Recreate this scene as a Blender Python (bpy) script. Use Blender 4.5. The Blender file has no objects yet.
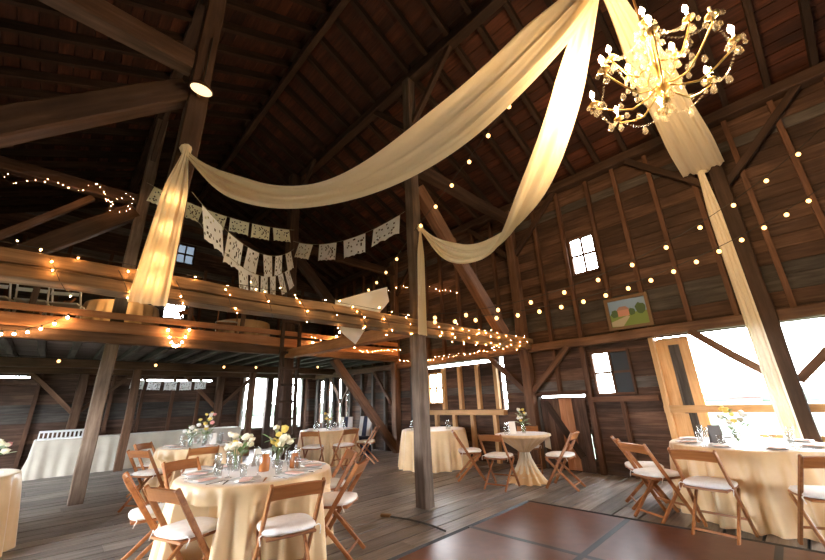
import bpy, bmesh, math, random
from mathutils import Vector, Matrix
PI = math.pi
random.seed(7)
sc = bpy.context.scene
C = sc.collection

# ------------------------------------------------------------------ camera, world, exposure
F_PX = 359.3
cam_d = bpy.data.cameras.new('camera'); cam = bpy.data.objects.new('camera', cam_d); C.objects.link(cam)
cam_d.sensor_width = 36.0; cam_d.lens = F_PX / 825.0 * 36.0; cam_d.clip_start = 0.05; cam_d.clip_end = 400
def cam_matrix(yaw, pitch, roll, loc):
    f = Vector((math.sin(yaw) * math.cos(pitch), math.cos(yaw) * math.cos(pitch), math.sin(pitch)))
    rt = Vector((math.cos(yaw), -math.sin(yaw), 0)); up = rt.cross(f)
    c, s = math.cos(roll), math.sin(roll)
    r2 = rt * c + up * s; u2 = up * c - rt * s
    m = Matrix((r2, u2, -f)).transposed().to_4x4(); m.translation = loc
    return m
cam.matrix_world = cam_matrix(math.radians(44.436), math.radians(18.625), math.radians(-1.953), Vector((0, 0, 1.35)))
sc.camera = cam

w = bpy.data.worlds.new('world'); sc.world = w; w.use_nodes = True
bg = w.node_tree.nodes['Background']
bg.inputs['Color'].default_value = (0.90, 0.96, 1.0, 1); bg.inputs['Strength'].default_value = 24.0

sc.view_settings.view_transform = 'Standard'; sc.view_settings.look = 'None'
sc.view_settings.gamma = 1.0; sc.view_settings.use_curve_mapping = False
sc.view_settings.exposure = 0.55
sc.cycles.use_denoising = True
sc.cycles.max_bounces = 8; sc.cycles.diffuse_bounces = 4; sc.cycles.glossy_bounces = 3; sc.cycles.transmission_bounces = 6
sc.cycles.sample_clamp_indirect = 6.0
sc.cycles.caustics_reflective = False; sc.cycles.caustics_refractive = False

# ------------------------------------------------------------------ materials
MATS = {}
def new_mat(name):
    m = bpy.data.materials.new(name); m.use_nodes = True
    MATS[name] = m
    return m, m.node_tree.nodes, m.node_tree.links, m.node_tree.nodes['Principled BSDF']
def plain(name, col, rough=0.5, metal=0.0, **kw):
    m, n, l, b = new_mat(name)
    b.inputs['Base Color'].default_value = (*col, 1); b.inputs['Roughness'].default_value = rough; b.inputs['Metallic'].default_value = metal
    for k, v in kw.items(): b.inputs[k].default_value = v
    return m
def wood(name, c1, c2, c3, rough=0.7, grain=(1.2, 14, 14), bump=0.25, vary=0.5, spec=0.3, patch=0.6):
    """grain runs along the local X axis of every board; each object is shifted and tinted a little differently"""
    m, n, l, b = new_mat(name)
    tc = n.new('ShaderNodeTexCoord'); oi = n.new('ShaderNodeObjectInfo')
    comb = n.new('ShaderNodeVectorMath'); comb.operation = 'ADD'
    sc_ = n.new('ShaderNodeVectorMath'); sc_.operation = 'SCALE'; sc_.inputs[0].default_value = (37.0, 19.0, 53.0)
    l.new(oi.outputs['Random'], sc_.inputs['Scale'])
    l.new(tc.outputs['Object'], comb.inputs[0]); l.new(sc_.outputs[0], comb.inputs[1])
    mp = n.new('ShaderNodeMapping'); mp.inputs['Scale'].default_value = grain
    l.new(comb.outputs[0], mp.inputs['Vector'])
    nz = n.new('ShaderNodeTexNoise'); nz.inputs['Scale'].default_value = 1.6; nz.inputs['Detail'].default_value = 6; nz.inputs['Roughness'].default_value = 0.65
    l.new(mp.outputs[0], nz.inputs['Vector'])
    rp = n.new('ShaderNodeValToRGB'); e = rp.color_ramp.elements
    e[0].position = 0.3; e[0].color = (*c1, 1); e[1].position = 0.72; e[1].color = (*c3, 1)
    x = rp.color_ramp.elements.new(0.5); x.color = (*c2, 1)
    l.new(nz.outputs['Fac'], rp.inputs['Fac'])
    pn = n.new('ShaderNodeTexNoise'); pn.inputs['Scale'].default_value = 1.3; pn.inputs['Detail'].default_value = 3
    l.new(comb.outputs[0], pn.inputs['Vector'])
    mr = n.new('ShaderNodeMapRange'); mr.inputs['To Min'].default_value = 1 - patch * 0.5; mr.inputs['To Max'].default_value = 1 + patch * 0.5
    mr.inputs['From Min'].default_value = 0.3; mr.inputs['From Max'].default_value = 0.7
    l.new(pn.outputs['Fac'], mr.inputs['Value'])
    mv = n.new('ShaderNodeMapRange'); mv.inputs['To Min'].default_value = 1 - vary * 0.5; mv.inputs['To Max'].default_value = 1 + vary * 0.5
    l.new(oi.outputs['Random'], mv.inputs['Value'])
    mul = n.new('ShaderNodeMath'); mul.operation = 'MULTIPLY'
    l.new(mr.outputs[0], mul.inputs[0]); l.new(mv.outputs[0], mul.inputs[1])
    hs = n.new('ShaderNodeHueSaturation'); l.new(rp.outputs['Color'], hs.inputs['Color']); l.new(mul.outputs[0], hs.inputs['Value'])
    l.new(hs.outputs['Color'], b.inputs['Base Color'])
    b.inputs['Roughness'].default_value = rough; b.inputs['Specular IOR Level'].default_value = spec
    if bump:
        bp = n.new('ShaderNodeBump'); bp.inputs['Strength'].default_value = bump; bp.inputs['Distance'].default_value = 0.02
        l.new(nz.outputs['Fac'], bp.inputs['Height']); l.new(bp.outputs[0], b.inputs['Normal'])
    return m
def noisy(name, c1, c2, scale=4, rough=0.6, bump=0.0, **kw):
    m, n, l, b = new_mat(name)
    tc = n.new('ShaderNodeTexCoord'); nz = n.new('ShaderNodeTexNoise'); nz.inputs['Scale'].default_value = scale; nz.inputs['Detail'].default_value = 5
    l.new(tc.outputs['Object'], nz.inputs['Vector'])
    rp = n.new('ShaderNodeValToRGB'); e = rp.color_ramp.elements
    e[0].position = 0.35; e[0].color = (*c1, 1); e[1].position = 0.65; e[1].color = (*c2, 1)
    l.new(nz.outputs['Fac'], rp.inputs['Fac']); l.new(rp.outputs['Color'], b.inputs['Base Color'])
    b.inputs['Roughness'].default_value = rough
    if bump:
        bp = n.new('ShaderNodeBump'); bp.inputs['Strength'].default_value = bump; bp.inputs['Distance'].default_value = 0.01
        l.new(nz.outputs['Fac'], bp.inputs['Height']); l.new(bp.outputs[0], b.inputs['Normal'])
    for k, v in kw.items(): b.inputs[k].default_value = v
    return m
def emit(name, col, strength):
    m, n, l, b = new_mat(name)
    b.inputs['Base Color'].default_value = (*col, 1)
    b.inputs['Emission Color'].default_value = (*col, 1); b.inputs['Emission Strength'].default_value = strength
    return m
def sheer(name, col, trans=0.45, rough=0.7):
    """thin fabric: part of the light passes through"""
    m, n, l, b = new_mat(name)
    b.inputs['Base Color'].default_value = (*col, 1); b.inputs['Roughness'].default_value = rough
    b.inputs['Specular IOR Level'].default_value = 0.2
    tr = n.new('ShaderNodeBsdfTranslucent'); tr.inputs['Color'].default_value = (*col, 1)
    mx = n.new('ShaderNodeMixShader'); mx.inputs[0].default_value = trans
    l.new(b.outputs[0], mx.inputs[1]); l.new(tr.outputs[0], mx.inputs[2])
    l.new(mx.outputs[0], n['Material Output'].inputs['Surface'])
    return m

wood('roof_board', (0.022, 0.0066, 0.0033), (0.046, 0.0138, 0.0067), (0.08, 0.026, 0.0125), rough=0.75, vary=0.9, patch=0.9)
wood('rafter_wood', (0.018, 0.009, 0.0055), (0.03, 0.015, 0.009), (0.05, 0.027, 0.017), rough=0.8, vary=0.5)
wood('wall_board', (0.04, 0.0195, 0.012), (0.072, 0.037, 0.0238), (0.122, 0.071, 0.049), rough=0.75, vary=0.7, patch=0.9, grain=(0.9, 12, 12))
wood('grey_board', (0.045, 0.037, 0.033), (0.08, 0.067, 0.06), (0.13, 0.113, 0.104), rough=0.75, vary=0.7)
wood('stud_wood', (0.066, 0.03, 0.016), (0.105, 0.049, 0.028), (0.15, 0.077, 0.047), rough=0.75)
wood('timber', (0.075, 0.036, 0.02), (0.12, 0.06, 0.034), (0.185, 0.102, 0.063), rough=0.7, grain=(0.8, 9, 9), bump=0.4, patch=0.7)
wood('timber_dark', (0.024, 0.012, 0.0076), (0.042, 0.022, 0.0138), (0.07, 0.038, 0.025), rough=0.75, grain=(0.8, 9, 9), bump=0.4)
wood('post_wood', (0.07, 0.044, 0.03), (0.12, 0.082, 0.06), (0.19, 0.14, 0.108), rough=0.7, grain=(0.8, 9, 9), bump=0.4, patch=0.9)
wood('timber_mid', (0.050, 0.024, 0.0135), (0.080, 0.040, 0.0225), (0.125, 0.068, 0.041), rough=0.7, grain=(0.8, 9, 9), bump=0.4, patch=0.7)
wood('timber_warm', (0.24, 0.092, 0.038), (0.34, 0.145, 0.064), (0.44, 0.21, 0.105), rough=0.6, grain=(0.7, 9, 9), bump=0.3)  # orange bulb glow on the loft beam, rail and girder put into the colour
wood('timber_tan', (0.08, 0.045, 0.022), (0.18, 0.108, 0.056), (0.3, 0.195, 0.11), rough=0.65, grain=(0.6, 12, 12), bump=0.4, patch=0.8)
wood('pine', (0.42, 0.235, 0.10), (0.52, 0.31, 0.145), (0.60, 0.38, 0.20), rough=0.6, vary=0.3, patch=0.25)
wood('floor_plank', (0.098, 0.08, 0.071), (0.185, 0.156, 0.14), (0.3, 0.263, 0.24), rough=0.40, grain=(0.7, 11, 11), bump=0.3, vary=0.55, spec=0.45, patch=0.8)
wood('chair_wood', (0.23, 0.074, 0.02), (0.315, 0.115, 0.034), (0.39, 0.16, 0.054), rough=0.38, vary=0.35, patch=0.2, bump=0.05, spec=0.5)
wood('chair_wood_dark', (0.12, 0.045, 0.02), (0.17, 0.068, 0.03), (0.22, 0.095, 0.045), rough=0.36, vary=0.3, patch=0.2, bump=0.05, spec=0.5)
noisy('dance_panel', (0.115, 0.042, 0.027), (0.15, 0.058, 0.037), scale=9, rough=0.30)
plain('black_trim', (0.022, 0.023, 0.026), 0.42)
def satin(name, c1, c2, rough=0.42):
    m = noisy(name, c1, c2, scale=3, rough=rough, bump=0.0)
    b = m.node_tree.nodes['Principled BSDF']; b.inputs['Sheen Weight'].default_value = 0.25; b.inputs['Specular IOR Level'].default_value = 0.4
    return m
satin('champagne', (0.66, 0.44, 0.235), (0.75, 0.53, 0.305), 0.34)
satin('overlay_linen', (0.74, 0.66, 0.60), (0.78, 0.71, 0.65), 0.6)
satin('ivory_cloth', (0.50, 0.45, 0.38), (0.58, 0.53, 0.45), 0.6)
sheer('drape', (0.93, 0.81, 0.60), 0.38)
sheer('drape_white', (0.74, 0.66, 0.53), 0.10)
sheer('paper_white', (0.93, 0.94, 0.95), 0.22)
sheer('paper_cream', (0.90, 0.87, 0.64), 0.22)
noisy('cushion', (0.74, 0.69, 0.66), (0.80, 0.76, 0.74), scale=20, rough=0.85)
plain('white_paint', (0.78, 0.79, 0.80), 0.45)
plain('porcelain', (0.84, 0.83, 0.81), 0.2)
plain('napkin_blush', (0.72, 0.50, 0.45), 0.85)
plain('silver', (0.75, 0.75, 0.76), 0.22, 1.0)
plain('brass', (0.62, 0.42, 0.16), 0.32, 1.0)
plain('bronze', (0.30, 0.17, 0.07), 0.4, 0.8)
plain('wire', (0.02, 0.018, 0.015), 0.6)
plain('wire_light', (0.35, 0.30, 0.22), 0.6)
plain('candle_sleeve', (0.80, 0.72, 0.55), 0.5)
def clear_glass(name, tint, clear, body, col, rough=0.04):
    """thin-walled glass: clear body, glossy skin, a little milky scatter"""
    m, n, l, b = new_mat(name)
    b.inputs['Base Color'].default_value = (*col, 1); b.inputs['Roughness'].default_value = rough; b.inputs['Specular IOR Level'].default_value = 0.6
    t = n.new('ShaderNodeBsdfTransparent'); t.inputs['Color'].default_value = (*tint, 1)
    g = n.new('ShaderNodeBsdfGlossy'); g.inputs['Roughness'].default_value = rough
    lw = n.new('ShaderNodeLayerWeight'); lw.inputs['Blend'].default_value = 0.18
    m1 = n.new('ShaderNodeMixShader'); l.new(lw.outputs['Facing'], m1.inputs[0]); l.new(t.outputs[0], m1.inputs[1]); l.new(g.outputs[0], m1.inputs[2])
    m2 = n.new('ShaderNodeMixShader'); m2.inputs[0].default_value = body; l.new(m1.outputs[0], m2.inputs[1]); l.new(b.outputs[0], m2.inputs[2])
    l.new(m2.outputs[0], n['Material Output'].inputs['Surface'])
clear_glass('glass', (0.97, 0.985, 0.985), 0, 0.07, (0.85, 0.88, 0.90))
clear_glass('crystal', (1.0, 0.97, 0.90), 0, 0.10, (0.92, 0.88, 0.80), 0.06)
# thin window glass: mostly clear
m_, n_, l_, b_ = new_mat('pane'); b_.inputs['Roughness'].default_value = 0.05; b_.inputs['Base Color'].default_value = (0.8, 0.86, 0.9, 1)
tr_ = n_.new('ShaderNodeBsdfTransparent'); tr_.inputs['Color'].default_value = (0.93, 0.95, 0.97, 1); mx_ = n_.new('ShaderNodeMixShader'); mx_.inputs[0].default_value = 0.9
l_.new(b_.outputs[0], mx_.inputs[1]); l_.new(tr_.outputs[0], mx_.inputs[2]); l_.new(mx_.outputs[0], n_['Material Output'].inputs['Surface'])
m_, n_, l_, b_ = new_mat('dirty_pane'); b_.inputs['Roughness'].default_value = 0.2; b_.inputs['Base Color'].default_value = (0.22, 0.24, 0.26, 1)
tr_ = n_.new('ShaderNodeBsdfTransparent'); tr_.inputs['Color'].default_value = (0.035, 0.042, 0.05, 1); mx_ = n_.new('ShaderNodeMixShader'); mx_.inputs[0].default_value = 0.25
l_.new(b_.outputs[0], mx_.inputs[1]); l_.new(tr_.outputs[0], mx_.inputs[2]); l_.new(mx_.outputs[0], n_['Material Output'].inputs['Surface'])
plain('dark_pane', (0.03, 0.035, 0.042), 0.5, **{'Specular IOR Level': 0.2})
emit('flame', (1.0, 0.65, 0.32), 1000)
emit('globe', (1.0, 0.52, 0.17), 3.2)
emit('globe_bright', (1.0, 0.58, 0.24), 100)
emit('fairy', (1.0, 0.45, 0.13), 420)
emit('spot_lens', (1.0, 0.72, 0.42), 1.1)
noisy('grass', (0.045, 0.065, 0.036), (0.06, 0.085, 0.048), scale=0.6, rough=0.9)
noisy('tree_leaf', (0.028, 0.046, 0.030), (0.040, 0.060, 0.042), scale=2, rough=0.9)
plain('shed_red', (0.16, 0.055, 0.05), 0.8); plain('shed_roof', (0.10, 0.10, 0.10), 0.8)
plain('leaf', (0.13, 0.22, 0.07), 0.55); plain('leaf_pale', (0.34, 0.42, 0.28), 0.6); plain('stem_green', (0.12, 0.20, 0.06), 0.6)
plain('petal_yellow', (0.80, 0.60, 0.14), 0.6); plain('petal_cream', (0.85, 0.78, 0.60), 0.6); plain('petal_pink', (0.70, 0.28, 0.28), 0.6)
plain('petal_white', (0.85, 0.83, 0.80), 0.6)
plain('amber_glass', (0.45, 0.16, 0.05), 0.15); plain('card', (0.82, 0.75, 0.68), 0.7); plain('photo_dark', (0.14, 0.13, 0.13), 0.5)
plain('frame_gilt', (0.15, 0.085, 0.042), 0.45)
plain('paint_sky', (0.22, 0.34, 0.55), 0.6); plain('paint_lawn', (0.16, 0.24, 0.06), 0.6); plain('paint_tree', (0.05, 0.10, 0.035), 0.6)
plain('paint_house', (0.52, 0.24, 0.19), 0.6); plain('paint_path', (0.42, 0.38, 0.30), 0.6); plain('paint_roof', (0.34, 0.20, 0.18), 0.6)
plain('navy_cloth', (0.03, 0.04, 0.09), 0.8)

# ------------------------------------------------------------------ helpers
def tag(o, label=None, cat=None, group=None, kind=None):
    if label: o['label'] = label
    if cat: o['category'] = cat
    if group: o['group'] = group
    if kind: o['kind'] = kind
    return o
def empty(name, loc=(0, 0, 0), rz=0.0, label=None, cat=None, group=None, kind=None):
    o = bpy.data.objects.new(name, None); C.objects.link(o); o.location = loc; o.rotation_euler = (0, 0, rz); o.empty_display_size = 0.1
    return tag(o, label, cat, group, kind)
def mk(name, me, parent=None, mat=None, M=None, smooth=False):
    if mat and not me.materials: me.materials.append(MATS[mat])
    o = bpy.data.objects.new(name, me); C.objects.link(o)
    if parent: o.parent = parent
    if M is not None: o.matrix_basis = M
    if smooth: me.polygons.foreach_set('use_smooth', [True] * len(me.polygons))
    return o
def pydata(name, v, f):
    me = bpy.data.meshes.new(name); me.from_pydata(v, [], f); me.update(); return me
def frame(p, q, up=(0, 0, 1)):
    p, q = Vector(p), Vector(q); x = (q - p).normalized(); u = Vector(up)
    if abs(x.dot(u)) > 0.98: u = Vector((0, 1, 0)) if abs(x.y) < 0.9 else Vector((1, 0, 0))
    y = u.cross(x).normalized(); z = x.cross(y)
    m = Matrix((x, y, z)).transposed().to_4x4(); m.translation = p
    return m, (q - p).length
BOXF = [(0, 3, 2, 1), (4, 5, 6, 7), (0, 1, 5, 4), (1, 2, 6, 5), (2, 3, 7, 6), (3, 0, 4, 7)]
def beam(name, p, q, wy, hz, mat, parent=None, up=(0, 0, 1)):
    """board or bar from p to q (centre line), wy across, hz along up"""
    M, L = frame(p, q, up); a, b = wy / 2, hz / 2
    v = [(0, -a, -b), (L, -a, -b), (L, a, -b), (0, a, -b), (0, -a, b), (L, -a, b), (L, a, b), (0, a, b)]
    return mk(name, pydata(name, v, BOXF), parent, mat, M)
def timber(name, p, q, wy, hz, mat, parent=None, up=(0, 0, 1), rough=0.010, cham=0.14):
    """hewn timber: chamfered section, a little uneven along its length"""
    M, L = frame(p, q, up); n = max(2, int(L / 0.45)); a, b = wy / 2, hz / 2; ca, cb = a * cham, b * cham
    sec = [(-a + ca, -b), (a - ca, -b), (a, -b + cb), (a, b - cb), (a - ca, b), (-a + ca, b), (-a, b - cb), (-a, -b + cb)]
    v, f = [], []
    for i in range(n + 1):
        oy, oz = random.uniform(-rough, rough), random.uniform(-rough, rough); k = 1 + random.uniform(-0.03, 0.03)
        for (y, z) in sec: v.append((L * i / n, y * k + oy, z * k + oz))
    for i in range(n):
        for j in range(8): f.append((i * 8 + j, i * 8 + (j + 1) % 8, (i + 1) * 8 + (j + 1) % 8, (i + 1) * 8 + j))
    f.append(tuple(range(7, -1, -1))); f.append(tuple(n * 8 + j for j in range(8)))
    return mk(name, pydata(name, v, f), parent, mat, M)
def box(name, x0, x1, y0, y1, z0, z1, mat, parent=None):
    v = [(x0, y0, z0), (x1, y0, z0), (x1, y1, z0), (x0, y1, z0), (x0, y0, z1), (x1, y0, z1), (x1, y1, z1), (x0, y1, z1)]
    return mk(name, pydata(name, v, BOXF), parent, mat)
def lathe_me(name, prof, n=16, close=False):
    v, f = [], []
    for (r, z) in prof:
        for j in range(n): v.append((r * math.cos(2 * PI * j / n), r * math.sin(2 * PI * j / n), z))
    for i in range(len(prof) - 1):
        for j in range(n): f.append((i * n + j, i * n + (j + 1) % n, (i + 1) * n + (j + 1) % n, (i + 1) * n + j))
    if close: f.append(tuple(range(n - 1, -1, -1))); f.append(tuple((len(prof) - 1) * n + j for j in range(n)))
    return pydata(name, v, f)
def tube_me(name, pts, r, n=6, caps=True):
    pts = [Vector(p) for p in pts]; v, f = [], []
    ref = Vector((0, 0, 1))
    for i, p in enumerate(pts):
        d = (pts[min(i + 1, len(pts) - 1)] - pts[max(i - 1, 0)]).normalized()
        u = ref if abs(d.dot(ref)) < 0.95 else Vector((1, 0, 0))
        a = d.cross(u).normalized(); b = d.cross(a); rr = r[i] if isinstance(r, (list, tuple)) else r
        for j in range(n):
            t = 2 * PI * j / n; v.append(tuple(p + a * (rr * math.cos(t)) + b * (rr * math.sin(t))))
    for i in range(len(pts) - 1):
        for j in range(n): f.append((i * n + j, (i + 1) * n + j, (i + 1) * n + (j + 1) % n, i * n + (j + 1) % n))
    if caps: f.append(tuple(range(n))); f.append(tuple((len(pts) - 1) * n + j for j in range(n - 1, -1, -1)))
    return pydata(name, v, f)
def ico_me(name, r, sub=1, sz=1.0):
    bm = bmesh.new(); bmesh.ops.create_icosphere(bm, subdivisions=sub, radius=r)
    for q in bm.verts: q.co.z *= sz
    me = bpy.data.meshes.new(name); bm.to_mesh(me); bm.free(); return me
def sag_pts(P, Q, s, n=24, g=0.0):
    P, Q = Vector(P), Vector(Q); out = []
    for i in range(n + 1):
        t = i / n; p = P.lerp(Q, t); p.z -= 4 * s * t * (1 - t) * (1 + g * (1 - 2 * t)); out.append(p)
    return out
def T(x, y, z): return Matrix.Translation((x, y, z))
def dup(root, loc, rz, label=None, group=None):
    r = root.copy(); C.objects.link(r); r.location = loc; r.rotation_euler = (0, 0, rz)
    if label: r['label'] = label
    if group: r['group'] = group
    for ch in list(root.children):
        c = ch.copy(); C.objects.link(c); c.parent = r
        for g in list(ch.children):
            d = g.copy(); C.objects.link(d); d.parent = c
    return r

# ------------------------------------------------------------------ the barn's shell
XR, XL, YF, YN = 7.45, -2.9, 13.2, -5.5          # right wall, left wall, far wall, near wall
RX, RZ, SL = 2.3, 8.35, 0.475                     # ridge line and roof slope
def roof_z(x): return RZ - SL * abs(x - RX)

# floor: every plank its own piece
floor = empty('floor', kind='structure', label='worn grey-brown plank floor of the barn', cat='floor')
y = YN
while y < YF:
    wd = random.uniform(0.23, 0.31); y1 = min(y + wd, YF)
    cuts = sorted([XL, XR] + ([random.uniform(-1.5, 1.5), random.uniform(2.5, 6.2)] if y > -1 else []))
    for a, b in zip(cuts[:-1], cuts[1:]):
        M = T(a + 0.002, (y + y1) / 2, -0.02); zz = random.uniform(-0.003, 0.0); L = b - a - 0.004; h = (y1 - y) / 2 - 0.013
        v = [(0, -h, -.02), (L, -h, -.02), (L, h, -.02), (0, h, -.02), (0, -h, .02 + zz), (L, -h, .02 + zz), (L, h, .02 + zz), (0, h, .02 + zz)]
        mk('plank', pydata('plank', v, BOXF), floor, 'floor_plank', M)
    y = y1
box('subfloor', XL, XR, YN, YF, -0.16, -0.10, 'timber_dark', floor)

def clad(parent, span, zspan, openings, place, row=0.2, zlimit=None, mats=('wall_board',)):
    """horizontal boards over span x zspan, cut round the openings; place(a0, a1, z0, z1, mat) builds one"""
    z = zspan[0]; k = 0
    while z < zspan[1] - 0.01:
        z1 = min(z + row * random.uniform(0.9, 1.1), zspan[1]); mt = random.choice(mats)
        cuts = sorted({z, z1} | {c for o in openings for c in (o[2], o[3]) if z < c < z1 and o[0] < span[1] and o[1] > span[0]})
        for za, zb in zip(cuts[:-1], cuts[1:]):
            if zb - za < 0.004: continue
            iv = [span] if zlimit is None else [(max(span[0], zlimit(zb)[0]), min(span[1], zlimit(zb)[1]))]
            for o in openings:
                if o[2] < zb - 1e-4 and o[3] > za + 1e-4:
                    nv = []
                    for a, b in iv:
                        if o[1] <= a or o[0] >= b: nv.append((a, b)); continue
                        if o[0] > a: nv.append((a, o[0]))
                        if o[1] < b: nv.append((o[1], b))
                    iv = nv
            for a, b in iv:
                if b - a > 0.02: place(a, b, za + (0.004 if za == z else 0), zb - (0.004 if zb == z1 else 0), mt)
        z = z1; k += 1

# right wall (X = XR): boards outside, studs inside
wr = empty('wall_right', kind='structure', label='brown board wall with exposed studs, windows and the wide barn opening', cat='wall')
op_r = [(-2.7, 1.62, 0.0, 2.27), (2.2, 2.74, 3.72, 4.55), (2.39, 2.71, 1.35, 2.13), (2.95, 3.86, 1.315, 1.375), (2.96, 3.0, 0.22, 0.66),
        (4.95, 7.13, 2.17, 2.262), (4.68, 4.79, 1.1, 2.28), (6.55, 7.08, 1.26, 2.06),
        (11.05, 11.12, 0.75, 2.15), (11.45, 11.58, 0.7, 2.2), (12.05, 12.22, 0.7, 2.2), (12.65, 12.85, 0.7, 2.2)]
def place_r(a, b, z0, z1, mt):
    M = T(XR + 0.015 + random.uniform(0, 0.008), a, (z0 + z1) / 2) @ Matrix.Rotation(PI / 2, 4, 'Z'); L = b - a; h = (z1 - z0) / 2
    v = [(0, -.012, -h), (L, -.012, -h), (L, .012, -h), (0, .012, -h), (0, -.012, h), (L, -.012, h), (L, .012, h), (0, .012, h)]
    mk('board', pydata('board', v, BOXF), wr, mt, M)
clad(wr, (YN, YF), (0, 6.05), op_r, place_r, row=0.21, mats=('wall_board', 'wall_board', 'wall_board', 'grey_board'))
def back_r(a, b, z0, z1, mt): box('gap_backing', XR + 0.04, XR + 0.055, a, b, z0 - 0.01, z1 + 0.01, mt, wr)  # added unseen backing so daylight does not leak between the boards
clad(wr, (YN - 0.1, YF + 0.1), (0, 6.1), op_r, back_r, row=1.2)
def stud(yy, z0, z1, wd=0.07, mt='stud_wood', d=0.10): beam('stud', (XR - d / 2, yy, z0), (XR - d / 2, yy, z1), d, wd, mt, wr, up=(0, 1, 0))
for yy in (-4.9, -4.2, -3.6, -3.0, -2.3, -1.4, -0.78, -0.2, 0.42, 1.01, 1.6, 2.14, 2.80, 3.41, 4.6, 5.2, 5.8, 6.4, 7.0, 7.6, 8.9, 9.5, 10.1, 10.7, 11.3, 11.9, 12.5, 13.05):
    stud(yy, 2.44, 5.72)
for yy in (2.29, 3.40): stud(yy, 0 if yy < 3 else 1.42, 1.28 if yy < 3 else 2.27, 0.06)
stud(2.83, 0, 2.27, 0.09)
for yy in (4.88, 5.40, 5.95, 6.50, 7.15): stud(yy, 1.12, 2.16, 0.09, 'pine')
for yy in (5.0, 5.64, 6.2, 6.8): stud(yy, 0, 1.0, 0.09, 'pine')
for yy in (7.7, 8.9, 9.5, 10.1, 10.75, 11.25, 11.8, 12.4, 13.0): stud(yy, 0, 2.27, 0.08, 'grey_board')
beam('sill', (XR + 0.03, 1.62, 0.02), (XR + 0.03, YF, 0.02), 0.10, 0.10, 'timber_dark', wr)
beam('sill', (XR + 0.03, YN, 0.02), (XR + 0.03, -2.7, 0.02), 0.10, 0.10, 'timber_dark', wr)
timber('girt', (XR - 0.09, YN, 2.35), (XR - 0.09, YF, 2.35), 0.17, 0.16, 'timber', wr)
timber('plate', (XR - 0.12, YN, 5.80), (XR - 0.12, YF, 5.80), 0.22, 0.18, 'timber_dark', wr)
beam('rail', (XR - 0.09, 4.70, 1.05), (XR - 0.09, 7.4, 1.05), 0.16, 0.11, 'pine', wr)
beam('rail', (XR - 0.07, 1.72, 1.27), (XR - 0.07, 2.80, 1.27), 0.09, 0.09, 'stud_wood', wr)
beam('rail', (XR - 0.07, 2.85, 1.40), (XR - 0.07, 3.95, 1.40), 0.09, 0.05, 'stud_wood', wr)
beam('rail', (XR - 0.06, 9.0, 2.42), (XR - 0.06, 13.1, 2.42), 0.10, 0.09, 'timber', wr)
for yy, zt in ((0.1, 5.72), (4.02, 5.72), (8.31, 5.72)):
    timber('post', (XR - 0.14, yy, 0), (XR - 0.14, yy, zt), 0.2, 0.2, 'timber_dark' if yy < 1 else 'timber', wr, up=(0, 1, 0))
    for s in (-1, 1):
        timber('knee_brace', (XR - 0.14, yy + s * 0.08, 4.55), (XR - 0.14, yy + s * 1.2, 5.72), 0.09, 0.11, 'timber_dark', wr)
        if yy < 8: timber('knee_brace', (XR - 0.14, yy + s * 0.08, 1.45), (XR - 0.14, yy + s * 0.95, 2.29), 0.09, 0.11, 'timber', wr)
for s in (-1, 1): timber('knee_brace', (XR - 0.1, 11.25, 1.35), (XR - 0.1, 11.25 + s * 0.75, 2.25), 0.06, 0.08, 'timber', wr)
timber('knee_brace', (XR - 0.1, 8.55, 1.3), (XR - 0.1, 9.5, 2.35), 0.08, 0.09, 'timber', wr)
# bright opening: safety rail and pine framing
rail = empty('safety_rail', (XR - 0.06, 0, 0), label='light pine guard rail across the wide bright barn opening', cat='rail')
beam('board', (0, -2.6, 1.09), (0, 1.68, 1.09), 0.05, 0.11, 'pine', rail)
for yy in (0.27, -1.2): beam('upright', (0.03, yy, 0), (0.03, yy, 1.05), 0.06, 0.09, 'pine', rail, up=(0, 1, 0))
beam('lower_board', (0.03, -1.2, 0.70), (0.03, 0.60, 0.70), 0.04, 0.09, 'pine', rail)
d1 = empty('door_1', kind='structure', label='pushed-open barn door framed in pale pine beside the wide opening', cat='door')
beam('jamb', (XR - 0.02, 1.635, 0), (XR - 0.02, 1.635, 2.27), 0.14, 0.07, 'pine', d1, up=(0, 1, 0))
for yy in (1.515, 1.20): beam('stile', (XR + 0.05, yy, 0), (XR + 0.05, yy, 2.22), 0.04, 0.17 if yy > 1.4 else 0.14, 'pine', d1, up=(0, 1, 0))
beam('top_rail', (XR + 0.055, 1.13, 2.18), (XR + 0.055, 1.57, 2.18), 0.04, 0.12, 'pine', d1)
for k in range(3): beam('panel_board', (XR + 0.075, 1.25 + k * 0.10, 0), (XR + 0.075, 1.25 + k * 0.10, 2.12), 0.02, 0.098, 'grey_board', d1, up=(0, 1, 0))
beam('panel_board', (XR + 0.03, 1.50, 0.52), (XR + 0.03, 1.50, 1.02), 0.02, 0.24, 'pine', d1, up=(0, 1, 0))
# low sliding door right of the corner post
d2 = empty('door_2', kind='structure', label='low reddish brown plank door between posts behind the pedestal table', cat='door')
for k in range(7): beam('plank', (XR - 0.03, 3.02 + k * 0.13, 0.02), (XR - 0.03, 3.02 + k * 0.13, 1.30), 0.03, 0.125, 'timber_warm' if k in (2, 3) else 'wall_board', d2, up=(0, 1, 0))
beam('brace', (XR - 0.06, 3.75, 1.25), (XR - 0.06, 3.15, 0.25), 0.04, 0.12, 'timber_dark', d2)
beam('jamb', (XR - 0.04, 3.90, 0), (XR - 0.04, 3.90, 1.35), 0.06, 0.06, 'grey_board', d2, up=(0, 1, 0))

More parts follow.
